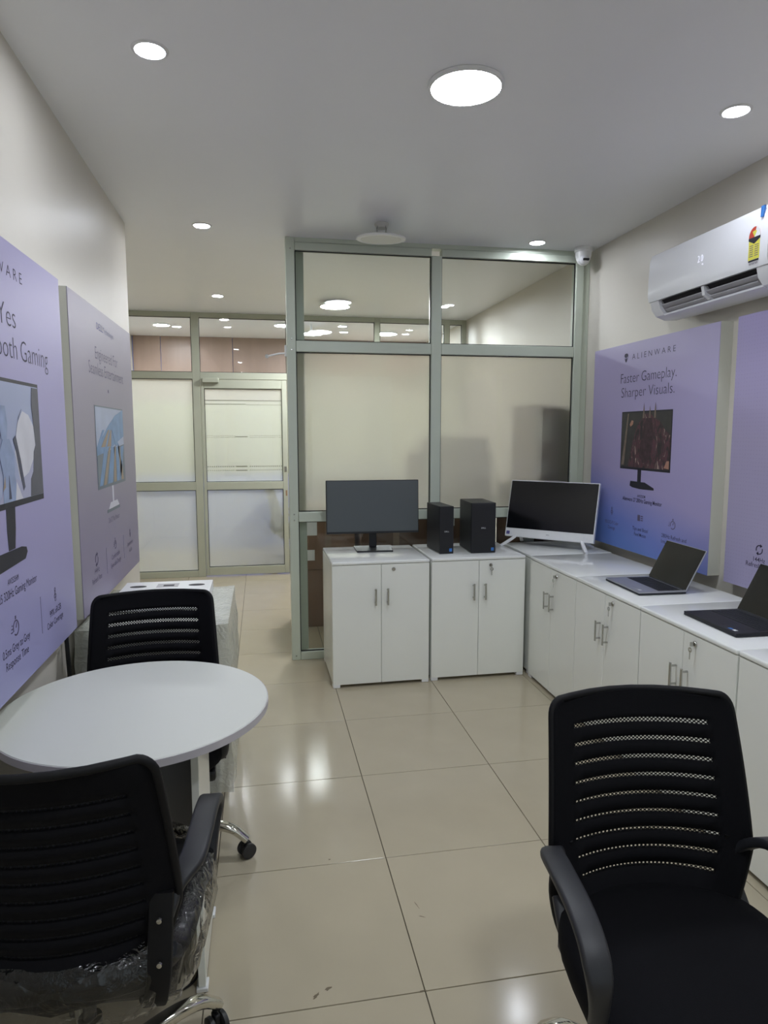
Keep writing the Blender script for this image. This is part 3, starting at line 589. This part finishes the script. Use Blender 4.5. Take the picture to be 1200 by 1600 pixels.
text('AW2725DM', 0, 1.162 - Z0, 'ink', pr, .085, .016, y, thin=.012); text('Alienware 27 280Hz Gaming Monitor', .002, 1.135 - Z0, 'ink', pr, .417, .024, y, thin=.012)
icon_drops(pr, cy - 1.69, 1.035 - Z0, y, .022); icon_screen(pr, cy - 1.36, 1.034 - Z0, y); icon_clock(pr, cy - 1.04, 1.035 - Z0, y, .027)
for a, l1, l2, w1, w2 in ((1.689, '95% DCI-P3 Color', 'Coverage', .165, .085), (1.358, 'Tips and Bezel', 'Fixed Motion', .165, .125), (1.027, '280Hz Refresh and', '1ms Response Time', .225, .232)):
    text(l1, cy - a, .966 - Z0, 'ink2' if a > 1.6 else 'ink', pr, w1, .022, y, thin=.002); text(l2, cy - a, .933 - Z0, 'ink2' if a > 1.6 else 'ink', pr, w2, .022, y, thin=.002)
# right wall, nearer poster running out of the picture
t, pr, d = poster('greyer lavender poster with a dotted pattern at the right picture edge', XR, -.012, R90, 'print_d', .07)
y = d - .0004; cy = -.012
icon_arrows(pr, cy - .387, 1.012 - Z0, y, .024, 'ink'); text('144Hz', cy - .387, .965 - Z0, 'ink', pr, .072, .022, y, thin=.004); text('Refresh Rate', cy - .387, .938 - Z0, 'ink', pr, .16, .022, y, thin=.004)
# left wall, near poster (local x = world y - centre)
RL = math.pi / 2
t, pr, d = poster('lavender gaming monitor advertisement on the left wall above the round table', XL, -.278, RL, 'print_l', .08)
y = d - .0004; cy = -.278
text('ALIENWARE', -.035 - .216 - cy, 1.985 - Z0, 'ink', pr, .432, .034, y, thin=-.012, space=1.55); alien_mark(pr, -.24, 1.986 - Z0, y, .052)
text('Yes', -.106 - cy, 1.86 - Z0, 'ink', pr, .135, .066, y, thin=-.014, align='RIGHT'); text('Gaming', .173 - cy, 1.772 - Z0, 'ink', pr, .255, .064, y, thin=-.014, align='RIGHT'); text('Smooth', -.108 - cy, 1.772 - Z0, 'ink', pr, .262, .064, y, thin=-.014, align='RIGHT')
flat('pictured_monitor', rect(-.26, .325, 1.33 - Z0, 1.686 - Z0), 'pblack', pr, y)
flat('pictured_sky', rect(-.253, .318, 1.347 - Z0, 1.676 - Z0), 'skyp', pr, y - .0006)
flat('pictured_cloud', [(.09, .66), (.12, .74), (.17, .78), (.22, .77), (.27, .73), (.27, .62), (.2, .57), (.12, .58)], 'cloud', pr, y - .0010)
flat('pictured_hill', [(-.05, .528), (.03, .60), (.12, .58), (.2, .60), (.27, .66), (.27, .528)], 'hill', pr, y - .0014)
flat('pictured_rock', [(.20, .528), (.21, .58), (.235, .60), (.25, .66), (.27, .68), (.262, .74), (.25, .80), (.262, .853), (.318, .853), (.318, .528)], 'rock', pr, y - .0018)
flat('pictured_armour', [(-.02, .528), (-.01, .60), (-.03, .66), (.0, .70), (.05, .70), (.08, .66), (.075, .60), (.10, .528)], 'steelp', pr, y - .0022); flat('pictured_armour', [(.08, .70), (.10, .66), (.12, .60), (.14, .55), (.155, .56), (.13, .64), (.10, .71)], 'steeld', pr, y - .0022)
flat('pictured_armour', [(-.01, .70), (-.015, .74), (.0, .79), (.03, .79), (.04, .74), (.03, .70)], 'steelp', pr, y - .0026); flat('pictured_armour', [(.02, .535), (.03, .60), (.04, .535)], 'steeld', pr, y - .0026); flat('pictured_armour', [(.095, .70), (.13, .76), (.16, .785), (.125, .75)], 'steeld', pr, y - .0022)
flat('pictured_armour', [(.07, .528), (.085, .58), (.13, .528)], 'palep', pr, y - .0026); flat('pictured_armour', [(-.02, .56), (.0, .60), (.0, .57)], 'ochre', pr, y - .0026)
flat('pictured_stand', [(.0, .395), (-.004, .45), (-.002, .512), (.067, .512), (.062, .45), (.05, .395)], 'pblack', pr, y); flat('pictured_stand', [(-.12, .365), (-.125, .385), (-.08, .395), (.10, .392), (.138, .385), (.145, .37), (.125, .352), (-.09, .345)], 'pblack', pr, y - .0003)
text('AW2525HM', .018, 1.131 - Z0, 'ink', pr, .084, .017, y); text('Alienware 25 320Hz Gaming Monitor', .212, 1.097 - Z0, 'ink', pr, .43, .025, y, align='RIGHT')
icon_clock(pr, -.263 - cy, .996 - Z0, y, .026); text('0.5ms Grey to Grey', .015, .945 - Z0, 'ink', pr, .215, .024, y, thin=.004); text('Response Time', .015, .908 - Z0, 'ink', pr, .178, .024, y, thin=.004)
flat('divider_line', rect(-.046 - cy, -.043 - cy, .914 - Z0, 1.031 - Z0), 'ink3', pr, y); flat('divider_line', rect(-.21, -.207, .914 - Z0, 1.031 - Z0), 'ink3', pr, y)
icon_drops(pr, .105 - cy, .998 - Z0, y, .020); text('99% sRGB', .10 - cy, .950 - Z0, 'ink', pr, .123, .022, y, thin=.004); text('Color Coverage', .093 - cy, .917 - Z0, 'ink', pr, .173, .022, y, thin=.004)
# left wall, far poster
t, pr, d = poster('greyish lavender home monitor advertisement farther along the left wall', XL, 1.062, RL, 'print_g', .08, w_=1.215)
y = d - .0004; cy = 1.062
text('DELL', .889 - cy, 1.994 - Z0, 'inkblue', pr, .12, .030, y, align='LEFT', thin=.004); text('Technologies', 1.236 - cy, 1.992 - Z0, 'inkblue', pr, .215, .028, y, align='RIGHT', thin=-.012)
text('Engineered For', 0.008, 1.875 - Z0, 'ink2', pr, .457, .055, y, thin=-.010); text('Seamless Entertainment', .008, 1.806 - Z0, 'ink2', pr, .70, .055, y, thin=-.010)
flat('dot', disc(.004, 1.726 - Z0, .008, .008), 'ink2', pr, y)
flat('pictured_monitor', rect(-.283, .306, 1.294 - Z0, 1.654 - Z0), 'slate', pr, y); flat('pictured_sky', rect(-.276, .300, 1.306 - Z0, 1.648 - Z0), 'mistp', pr, y - .0006)
flat('pictured_ridge', [(-.276, .655), (-.05, .745), (.12, .80), (.30, .83), (.30, .70), (-.276, .60)], 'bluep', pr, y - .0010); flat('pictured_plain', [(-.276, .486), (-.276, .62), (.30, .66), (.30, .486)], 'slate', pr, y - .0014)
for a, b, c_, d_, mm in ((-.26, -.20, -.14, -.06, 'bluep'), (-.18, -.13, -.05, -.01, 'ochre'), (-.10, .0, .0, .08, 'bluep'), (.03, .08, .06, .10, 'ochre'), (.10, .16, .10, .18, 'bluep'), (.20, .26, .15, .18, 'ochre'), (.17, .19, .22, .29, 'bluep')):
    flat('pictured_ray', [(a, .488), (b, .488), (d_, .655), (c_, .65)], mm, pr, y - .0018)
for a, b, c_, d_, mm in ((-.2, -.12, -.05, -.02, 'ochre'), (-.08, .0, .0, .02, 'ochre'), (.1, .18, .03, .05, 'bluep'), (-.276, -.25, -.16, -.12, 'bluep')):
    flat('pictured_ray', [(a, .655), (b, .655), (d_, .73), (c_, .73)], mm, pr, y - .0018)
flat('pictured_stand', rect(-.012, .018, 1.192 - Z0, 1.294 - Z0), 'palep', pr, y); flat('pictured_stand', [(-.10, .372), (-.06, .40), (.09, .40), (.13, .372)], 'palep', pr, y - .0003); flat('pictured_stand', rect(-.13, .14, 1.178 - Z0, 1.192 - Z0), 'slate', pr, y - .0006)
text('Dell 27 Plus Monitor', .005, 1.14 - Z0, 'ink2', pr, .235, .024, y, thin=-.004)
icon_arrows(pr, .691 - cy, 1.012 - Z0, y, .028); icon_clock(pr, .0, 1.016 - Z0, y, .024); icon_drops(pr, 1.425 - cy, 1.012 - Z0, y, .018)
for a, l1, l2, w1, w2 in ((.685, '144Hz', 'Refresh Rate', .085, .165), (1.062, 'Comfortable', 'Eyes-safe Design', .18, .22), (1.42, 'Immersive', 'Audio', .14, .085)):
    text(l1, a - cy, .966 - Z0, 'ink2', pr, w1, .023, y, thin=.006); text(l2, a - cy, .930 - Z0, 'ink2', pr, w2, .023, y, thin=.006)
for xx in (-.19, .19): flat('divider_line', rect(xx, xx + .003, .914 - Z0, 1.03 - Z0), 'ink3', pr, y)

# ------------------------------------------------------------------ air conditioner (local x = -world y, -y = into the room)
ac = thing('air_conditioner', 'white wall mounted split air conditioner above the right posters', 'air conditioner', (XR, .70, 2.13), R90)
HL = .43
def prof(pts, x0, x1, name, m, parent, bev=0):
    bm = bmesh.new(); a = [bm.verts.new((x0, yy, zz)) for yy, zz in pts]; b = [bm.verts.new((x1, yy, zz)) for yy, zz in pts]; n = len(pts)
    bm.faces.new(a); bm.faces.new(b[::-1])
    for i in range(n): bm.faces.new((a[i], b[i], b[(i + 1) % n], a[(i + 1) % n]))
    return obj(name, bm, m, parent, True, auto=30)
body = prof([(-.002, .03), (-.002, .335), (-.19, .335), (-.205, .325), (-.205, .12), (-.15, .10), (-.12, .05), (-.06, .02)], -HL, HL, 'body', 'acgrey', ac)
prof([(-.190, .338), (-.206, .330), (-.217, .30), (-.222, .20), (-.222, .12), (-.214, .092), (-.200, .092), (-.204, .30), (-.19, .325)], -HL - .002, HL + .002, 'front_panel', 'acwhite', ac)
prof([(-.206, .092), (-.196, .052), (-.17, .020), (-.12, .002), (-.05, .005), (-.05, .02), (-.115, .02), (-.16, .035), (-.18, .06), (-.188, .094)], -HL, -HL + .075, 'end_cap', 'acwhite', ac)
prof([(-.206, .092), (-.196, .052), (-.17, .020), (-.12, .002), (-.05, .005), (-.05, .02), (-.115, .02), (-.16, .035), (-.18, .06), (-.188, .094)], HL - .075, HL, 'end_cap', 'acwhite', ac)
prof([(-.186, .094), (-.15, .094), (-.10, .03), (-.12, .022), (-.16, .06)], -HL + .075, HL - .075, 'outlet_recess', 'dark', ac)
prof([(-.166, .026), (-.170, .016), (-.12, .0), (-.05, .003), (-.05, .02), (-.115, .018)], -HL + .075, HL - .075, 'lower_flap', 'acwhite', ac)
for a, b in ((-HL + .085, -.012), (.012, HL - .085)):
    f = prof([(-.190, .070), (-.194, .064), (-.14, .034), (-.136, .042)], a, b, 'louver', 'acgrey', ac)
    prof([(-.176, .046), (-.178, .041), (-.15, .026), (-.147, .031)], a + .01, b - .01, 'louver', 'acgrey', ac)
prof([(-.205, .09), (-.196, .05), (-.165, .03), (-.12, .03), (-.15, .09)], -.010, .010, 'divider', 'acwhite', ac)
yf = -.2226
for dx, dd in ((-.012, '2'), (.012, '0')): text(dd, dx, .213, 'display', ac, .014, .032, yf, thin=-.012)
flat('display_dot', rect(.014, .021, .182, .189), 'display', ac, yf + .0004)
xs = .70 - .345
flat('energy_label', rect(xs - .032, xs + .032, .125, .205), 'yellow', ac, yf); flat('energy_label_dial', [(xs + .034 * math.cos(math.radians(a)), .215 + .042 * math.sin(math.radians(a))) for a in range(0, 181, 15)], 'red', ac, yf)
flat('energy_label_dial', [(xs, .215)] + [(xs + .034 * math.cos(math.radians(a)), .215 + .042 * math.sin(math.radians(a))) for a in range(0, 76, 15)], 'sticker_w', ac, yf - .0003); flat('energy_label_dial', [(xs, .215)] + [(xs + .026 * math.cos(math.radians(a)), .215 + .026 * math.sin(math.radians(a))) for a in range(60, 121, 15)], 'yellow', ac, yf - .0006)
flat('energy_label_band', [(xs - .034, .215), (xs + .034, .215), (xs + .034, .205), (xs, .188), (xs - .034, .205)], 'pblack', ac, yf - .0004); flat('energy_label_foot', rect(xs - .03, xs + .03, .117, .124), 'pblack', ac, yf)
for k in range(6):
    for q in (-.026, .004): flat('energy_label_line', rect(xs + q, xs + q + .022, .138 + k * .0085, .141 + k * .0085), 'ink2', ac, yf - .0004)
text('INVERTER', xs, .108, 'ink2', ac, .05, .008, yf); flat('blue_tape', [(.385, .328), (.405, .328), (.398, .285), (.384, .285)], 'sticker_b', ac, yf + .006, .0075); flat('trim_glint', rect(-.36, -.31, .128, .131), 'sticker_w', ac, yf)  # the last white strip is a glint painted on the front panel

# ------------------------------------------------------------------ round table
tb = thing('round_table', 'small round white table with panel legs against the left wall', 'table', (-.787, -.262, 0))
bm = bmesh.new(); addlathe(bm, [(0, .726), (.374, .726), (.376, .728)], 96); addlathe(bm, [(.376, .728), (.376, .7475), (.374, .750), (0, .750)], 96)
bmesh.ops.remove_doubles(bm, verts=bm.verts[:], dist=.0002); top = obj('table_top', bm, 'tabletop', tb, True, auto=30)
bm = bmesh.new(); addlathe(bm, [(.3758, .7275), (.3772, .7275), (.3772, .748), (.3758, .748), (.3758, .7275)], 96); obj('edge_band', bm, 'edge', top, True, auto=30)
for sx in (.170, -.190):
    lg = box('leg_panel', (sx, -.228, .012), (sx + .020, .092, .726), 'lam', tb, bev=.001)
    for yy in (-.228, .062): 
        bm = bmesh.new(); addbox(bm, (sx - .006, yy - .006, 0), (sx + .026, yy + .036, .012), .002); obj('foot', bm, 'white', lg)
box('cross_panel', (-.169, -.078, .10), (.169, -.060, .726), 'lamgrey', tb, bev=.001)

# ------------------------------------------------------------------ chairs (front = local -y)
def back_pt(u, v):
    z = .415 + .51 * v
    wv = .165 + .065 * min(1, v / .36) ** .8 if v < .36 else .230 - .018 * ((v - .36) / .64) ** 1.2
    if v > .93: wv -= .028 * (1 - math.sqrt(max(0, 1 - ((v - .93) / .07) ** 2)))
    yb = .190 + .02 * v + .070 * v * v
    cur = .075 - .025 * v
    return Vector((u * wv, yb - cur * u * u, z))
def make_chair(label, wrapped=False, lift=0.0):
    t = thing('office_chair', label, 'chair', group='black mesh back office chairs')
    # seat cushion
    bm = bmesh.new(); rings = []
    prof_ = [(.80, .412), (.93, .416), (.985, .430), (1.0, .452), (.985, .475), (.93, .490), (.80, .498), (.5, .502), (.2, .500)]
    for s, z in prof_:
        ring = []
        for k in range(48):
            a = 2 * math.pi * k / 48; c_, s_ = math.cos(a), math.sin(a); n = 2 / 3.6
            x = .245 * math.copysign(abs(c_) ** n, c_) * s; y = -.035 + .235 * math.copysign(abs(s_) ** n, s_) * s
            x *= 1 - .10 * max(0, (y + .035) / .235) ** 2
            zz = z - (.018 * max(0, (-y - .12) / .15) ** 2 if z > .45 else 0) - (.008 * (1 - (x / .25) ** 2) if z > .495 else 0)
            ring.append(bm.verts.new((x, y, zz)))
        rings.append(ring)
    for A, B_ in zip(rings, rings[1:]):
        for k in range(48): bm.faces.new((A[k], A[(k + 1) % 48], B_[(k + 1) % 48], B_[k]))
    bm.faces.new(rings[0][::-1]); bm.faces.new(rings[-1]); seat = obj('seat', bm, 'leather' if wrapped else 'fabric', t, True, auto=60)
    # backrest: cloth panel with nine slots, mesh strips in the slots
    zs = [.858 - .0405 * k for k in range(9)]; vs = [((z - .415) / .51) for z in zs]; hv = .0056 / .51
    vcuts = sorted(set([0, .03, .90, .93, .955, .97, .982, .991, .997, 1.0] + [v + s * hv for v in vs for s in (-1, 1)])); ucuts = [-1, -.95, -.88, -.8, -.75] + [-.75 + 1.5 * k / 14 for k in range(1, 14)] + [.75, .8, .88, .95, 1]
    bm = bmesh.new(); G = [[bm.verts.new(back_pt(u, v)) for u in ucuts] for v in vcuts]
    for i in range(len(vcuts) - 1):
        vm = (vcuts[i] + vcuts[i + 1]) / 2; slot = any(abs(vm - v) < hv for v in vs)
        for j in range(len(ucuts) - 1):
            um = (ucuts[j] + ucuts[j + 1]) / 2
            if slot and abs(um) < .75: continue
            bm.faces.new((G[i][j], G[i][j + 1], G[i + 1][j + 1], G[i + 1][j]))
    br = obj('backrest', bm, 'fabric', t, True)
    md = br.modifiers.new('thickness', 'SOLIDIFY'); md.thickness = .014; md.offset = 0
    for v in vs:
        bm = bmesh.new(); uvl = bm.loops.layers.uv.new('UVMap'); U = [-.755 + 1.51 * k / 16 for k in range(17)]
        A = [[bm.verts.new(back_pt(u, v + s * hv * 1.05)) for u in U] for s in (-1, 1)]
        for k in range(16):
            f = bm.faces.new((A[0][k], A[0][k + 1], A[1][k + 1], A[1][k]))
            for lp, (uu, vv) in zip(f.loops, ((U[k], 0), (U[k + 1], 0), (U[k + 1], 1), (U[k], 1))): lp[uvl].uv = (uu * .22, vv * .0118)
        obj('mesh_strip', bm, 'perf', br, True)
    RV = [k / 20 for k in range(1, 19)] + [.92, .94, .955, .97, .982, .991, .997]
    rim = [back_pt(-1, .0)] + [back_pt(-1, v) for v in RV] + [back_pt(u, 1.0) for u in (-1, -.9, -.6, -.3, 0, .3, .6, .9, 1)] + [back_pt(1, v) for v in RV[::-1]] + [back_pt(1, 0)] + [back_pt(u, 0) for u in (.6, 0, -.6)]
    rim = [p + Vector((0, .006, 0)) for p in rim]
    bm = bmesh.new(); addsweep(bm, rim, circ(.0085, 8), up=Vector((0, 1, .2)), closed=True); obj('back_frame', bm, 'rim', t, True)
    # uprights that carry the back, with bolts
    for s in (-1, 1):
        bm = bmesh.new(); xs_ = s * .195
        addsweep(bm, smoothpts([(xs_ * 1.03, .165, .62), (xs_ * 1.02, .178, .55), (xs_, .19, .46), (xs_ * .9, .16, .385), (xs_ * .7, .06, .375)], 5), rrect(.046, .016, .005, 2), up=Vector((1, 0, 0)))
        up = obj('upright', bm, 'rim', t, True, auto=40)
        for yy, zz in ((.188, .575), (.202, .495)):
            bm = bmesh.new(); addlathe(bm, [(0, 0), (.006, 0), (.005, .004), (0, .005)], 12, mx=Matrix.Translation((xs_ * 1.02, yy - .003, zz)) @ Matrix.Rotation(-math.pi / 2, 4, 'X')); obj('bolt', bm, 'chrome', up)
        # arm rest loop
        bm = bmesh.new(); xa = s * .248
        L_ = [(xa * .82, .168, .565), (xa * .90, .135, .612), (xa, .09, .638), (xa * 1.02, .02, .648), (xa * 1.02, -.08, .646), (xa * 1.02, -.150, .628), (xa * 1.02, -.188, .590), (xa, -.182, .53), (xa * .97, -.155, .45), (xa * .86, -.115, .418), (xa * .80, -.03, .410), (xa * .84, .08, .430), (xa * .84, .155, .490)]
        pts = smoothpts(L_, 5); n = len(pts); secs = []
        for i in range(n):
            k = i / 5
            wd = .034 if k < 1 else (.052 if 2 <= k <= 5.6 else (.034 + .018 * (k - 1) if k < 2 else max(.030, .052 - .012 * (k - 5.6))))
            th = .022 if k < 6 else .026
            secs.append(rrect(wd, th, .007, 2))
        addsweep(bm, pts, secs, up=Vector((1, 0, 0))); obj('armrest', bm, 'armp', t, True, auto=50)
    # mechanism, gas lift, base
    bm = bmesh.new(); addbox(bm, (-.215, -.21, .372), (.215, .145, .412), .012); addbox(bm, (-.07, -.10, .345), (.07, .10, .387), .01); obj('seat_plate', bm, 'blackp', t)
    tube('lever', [(.05, -.02, .37), (.16, -.03, .375), (.25, -.03, .37)], .006, 'blackp', t)
    bm = bmesh.new(); addlathe(bm, [(0, .346), (.014, .346), (.014, .22), (.025, .22), (.025, .10), (.0, .10)], 20); obj('gas_lift', bm, 'blackp', t, True, auto=40)
    base = bpy.data.objects.new('star_base', None)
    bm = bmesh.new(); addlathe(bm, [(0, .135), (.028, .135), (.044, .125), (.05, .10), (.046, .082), (0, .08)], 24); hub = obj('base_hub', bm, 'chromes', t, True, auto=40)
    for k in range(5):
        a = 2 * math.pi * k / 5 + math.radians(CH_ROT); R_ = Matrix.Rotation(a, 4, 'Z')
        bm = bmesh.new(); pp = smoothpts([(.03, 0, .112), (.10, 0, .126), (.19, 0, .128), (.27, 0, .112), (.325, 0, .070)], 4)
        sc = [rrect(.048 - .014 * i / (len(pp) - 1), .030 - .006 * i / (len(pp) - 1), .009, 3) for i in range(len(pp))]
        addsweep(bm, pp, sc, up=Vector((0, 1, 0))); bmesh.ops.transform(bm, matrix=R_, verts=bm.verts[:]); obj('base_leg', bm, 'chromes', t, True, auto=50)
        C_ = R_ @ Matrix.Translation((.312, 0, 0)) @ Matrix.Rotation(.7 + k * 1.3, 4, 'Z')
        bm = bmesh.new()
        for q in (-.017, .017): addlathe(bm, [(0, -.008), (.022, -.008), (.0275, -.005), (.0275, .005), (.022, .008), (0, .008)], 20, mx=Matrix.Translation((.012, q, .0275)) @ Matrix.Rotation(math.pi / 2, 4, 'X'))
        bmesh.ops.transform(bm, matrix=C_, verts=bm.verts[:]); cs = obj('caster', bm, 'wheel', t, True, auto=40)
        bm = bmesh.new(); addlathe(bm, [(0, .08), (.006, .08), (.006, .03), (0, .03)], 8); addbox(bm, (-.006, -.008, .024), (.020, .008, .058), .004); bmesh.ops.transform(bm, matrix=C_, verts=bm.verts[:]); obj('caster_fork', bm, 'blackp', cs)
    if wrapped:
        bm = bmesh.new(); rings = []
        for s, z in [(.97, .372), (1.04, .390), (1.075, .43), (1.075, .46), (1.05, .49), (.99, .505), (.90, .511)]:
            ring = []
            for k in range(64):
                a = 2 * math.pi * k / 64; c_, s_ = math.cos(a), math.sin(a); n = 2 / 3.6; wob = 1 + .020 * math.sin(k * 1.7 + z * 90) + .012 * math.sin(k * 3.1)
                ring.append(bm.verts.new((.245 * math.copysign(abs(c_) ** n, c_) * s * wob, -.035 + .235 * math.copysign(abs(s_) ** n, s_) * s * wob, z + .006 * math.sin(k * .9))))
            rings.append(ring)
        for A, B_ in zip(rings, rings[1:]):
            for k in range(64): bm.faces.new((A[k], A[(k + 1) % 64], B_[(k + 1) % 64], B_[k]))
        o = obj('plastic_wrap', bm, 'wrap', t, True); o['label'] = 'crumpled clear plastic wrapping left on the seat'
        f = box('seat_label', (-.205, .02, .5035), (-.155, .085, .5045), 'sticker_w', t, bev=0); box('label_band', (-.205, .072, .5046), (-.155, .085, .5052), 'red', f, bev=0); box('label_band', (-.205, .02, .5046), (-.155, .030, .5052), 'red', f, bev=0)
    if lift:                                                          # raised on its gas lift: everything above the base moves up
        for o in t.children:
            if o.name.split('.')[0] not in ('base_hub', 'base_leg', 'caster'): o.location.z += lift
    return t
CH_ROT = -14
ch = make_chair('black mesh back chair at the lower right facing the camera'); ch.location = (.418, -1.105, 0); ch.rotation_euler = (0, 0, math.radians(-6.5))
ch2 = copy_tree(ch); ch2['label'] = 'black mesh back chair on the far side of the round table'; ch2.location = (-.815, .150, 0); ch2.rotation_euler = (0, 0, math.radians(4.0))
ch4 = copy_tree(ch); ch4['label'] = 'blurred dark office chair behind the frosted lower door pane'; ch4.location = (-.10, 5.44, 0); ch4.rotation_euler = (0, 0, math.radians(100))
CH_ROT = 5
ch1 = make_chair('black mesh back chair at the lower left seen from behind, seat in plastic', wrapped=True, lift=.04); ch1.location = (-.812, -.815, 0); ch1.rotation_euler = (0, 0, math.radians(176.5))

# ------------------------------------------------------------------ wrapped cabinet and carton lid on the left
wc = thing('wrapped_cabinet', 'white cabinet wrapped in cloudy plastic behind the far table chair', 'cabinet', (-.885, .915, 0))
box('body', (-.252, -.375, .022), (.275, .30, .727), 'lam', wc, bev=.001); bm = bmesh.new(); addbox(bm, (-.268, -.30, .728), (.315, .30, .750), .004); obj('top_board', bm, 'lamtop', wc)
for k in range(4): box('drawer_front', (-.248, -.394, .03 + k * .174), (.268, -.376, .20 + k * .174), 'lamgrey', wc, bev=.002)
for sx in (-.24, .25):
    for sy in (-.35, .27): box('foot', (sx - .022, sy - .022, 0), (sx + .022, sy + .022, .022), 'white', wc, bev=.003)
bm = bmesh.new(); addbox(bm, (-.270, -.403, .03), (.322, .312, .757))
bmesh.ops.subdivide_edges(bm, edges=bm.edges[:], cuts=10, use_grid_fill=True)
for v in bm.verts:
    q = v.co; n1 = math.sin(q.x * 31 + q.z * 17) * math.sin(q.y * 27 - q.z * 13)
    if q.z < .74: v.co.x += math.copysign(.010 * n1 + .010 * math.sin(q.z * 9), q.x) * (1 if abs(q.x) > .25 else 0); v.co.y += .006 * n1 * (1 if abs(q.y) > .29 else 0)
    else: v.co.z += .003 * n1
bmesh.ops.delete(bm, geom=[f for f in bm.faces if all(v.co.z < .0301 for v in f.verts)], context='FACES')
o = obj('plastic_wrap', bm, 'wrapd', wc, True, auto=50); o['label'] = 'cloudy crinkled plastic sheet'
lid = thing('white_carton', 'flat white carton with two dark oval handle holes on the wrapped cabinet', 'box', (-.870, .96, .7615))
bm = bmesh.new(); addbox(bm, (-.205, -.19, 0), (.205, .205, .045), .003); obj('carton', bm, 'white', lid)
for sx in (-.135, .135): bm = bmesh.new(); addlathe(bm, [(0, 0), (.038, 0), (.038, .0012), (0, .0012)], 24, mx=Matrix.Translation((sx, .10, .0448)) @ Matrix.Diagonal((1, .55, 1, 1))); obj('handle_hole', bm, 'dark', lid)
flatm = box('printed_mark', (-.05, .07, .0446), (.05, .15, .0456), 'acgrey', lid, bev=0); box('printed_mark', (-.02, .09, .0457), (.03, .12, .0461), 'dark', lid, bev=0)
tag(tube('hanging_cable', smoothpts([(XL + .014, .40, 1.0), (XL + .02, .42, .75), (XL + .03, .40, .45), (XL + .02, .38, .15), (XL + .03, .34, .012)], 5), .008, 'gasket'), 'black cable hanging down the left wall beneath the posters', 'cable')
t = thing('power_adapter', 'small black power adapter on the floor under the round table', 'adapter', (-.70, -.40, 0))
bm = bmesh.new(); addbox(bm, (-.03, -.055, .0), (.03, .055, .034), .006); obj('brick', bm, 'blackp', t); tube('cord', smoothpts([(0, -.055, .017), (.02, -.09, .012), (.05, -.075, .008), (.075, -.04, .007), (.07, .05, .007)], 5), .0035, 'blackp', t)

# ------------------------------------------------------------------ cartons stored behind the partition
def carton(label, x0, x1, y0, y1, z0, z1, m='carton', lab=True):
    t = thing('carton', label, 'box', ((x0 + x1) / 2, (y0 + y1) / 2, z0), group='cartons behind the partition'); hx, hy, h = (x1 - x0) / 2, (y1 - y0) / 2, z1 - z0
    bm = bmesh.new(); addbox(bm, (-hx, -hy, 0), (hx, hy, h), .004); obj('carton_body', bm, m, t)
    box('tape', (-.025, -hy - .0006, 0), (.025, hy + .0006, h + .0006), 'tape', t, bev=0)
    if lab: box('paper_label', (-hx + .03, -hy - .001, h * .55), (-hx + .13, -hy, h * .85), 'sticker_w', t, bev=0); box('paper_label', (-hx + .03, -hy - .001, h * .15), (-hx + .11, -hy, h * .32), 'sticker_w', t, bev=0)
    return t
carton('plain brown carton at the foot of the left partition pane', -.13, .30, 3.0, 3.4, 0, .46, lab=False); carton('brown carton with white labels stacked behind the black monitor', -.125, .305, 3.0, 3.4, .462, .96)
carton('dark brown carton low behind the monitor cabinet', .34, .90, 2.9, 3.4, 0, .5, 'carton2'); carton('dark brown carton seen between monitor and slim tower', .34, .90, 2.9, 3.4, .502, .97, 'carton2')
carton('brown carton low behind the towers', .92, 1.38, 2.75, 3.25, 0, .55); carton('dark brown carton seen between the two towers', .92, 1.38, 2.75, 3.25, .552, 1.04, 'carton2')
carton('wide dark carton blurred behind the right frosted pane above the towers', .80, 1.40, 2.9, 3.4, 1.042, 1.38, 'carton2'); carton('dark carton top of the stack behind the black towers and frosted pane', .92, 1.39, 2.95, 3.38, 1.382, 1.50, 'carton2')
carton('brown carton low behind the white computer', 1.41, 1.83, 2.31, 2.80, 0, .60); carton('dark carton behind the left edge of the white computer', 1.41, 1.83, 2.31, 2.80, .602, 1.15, 'carton2')
carton('tall pale printed carton blurred behind the right end of the frosted pane', 1.50, 1.655, 2.31, 2.75, 1.152, 1.735); carton('tall dark carton at the right end of the frosted pane', 1.66, 1.84, 2.32, 2.75, 1.152, 1.725, 'carton2', False)
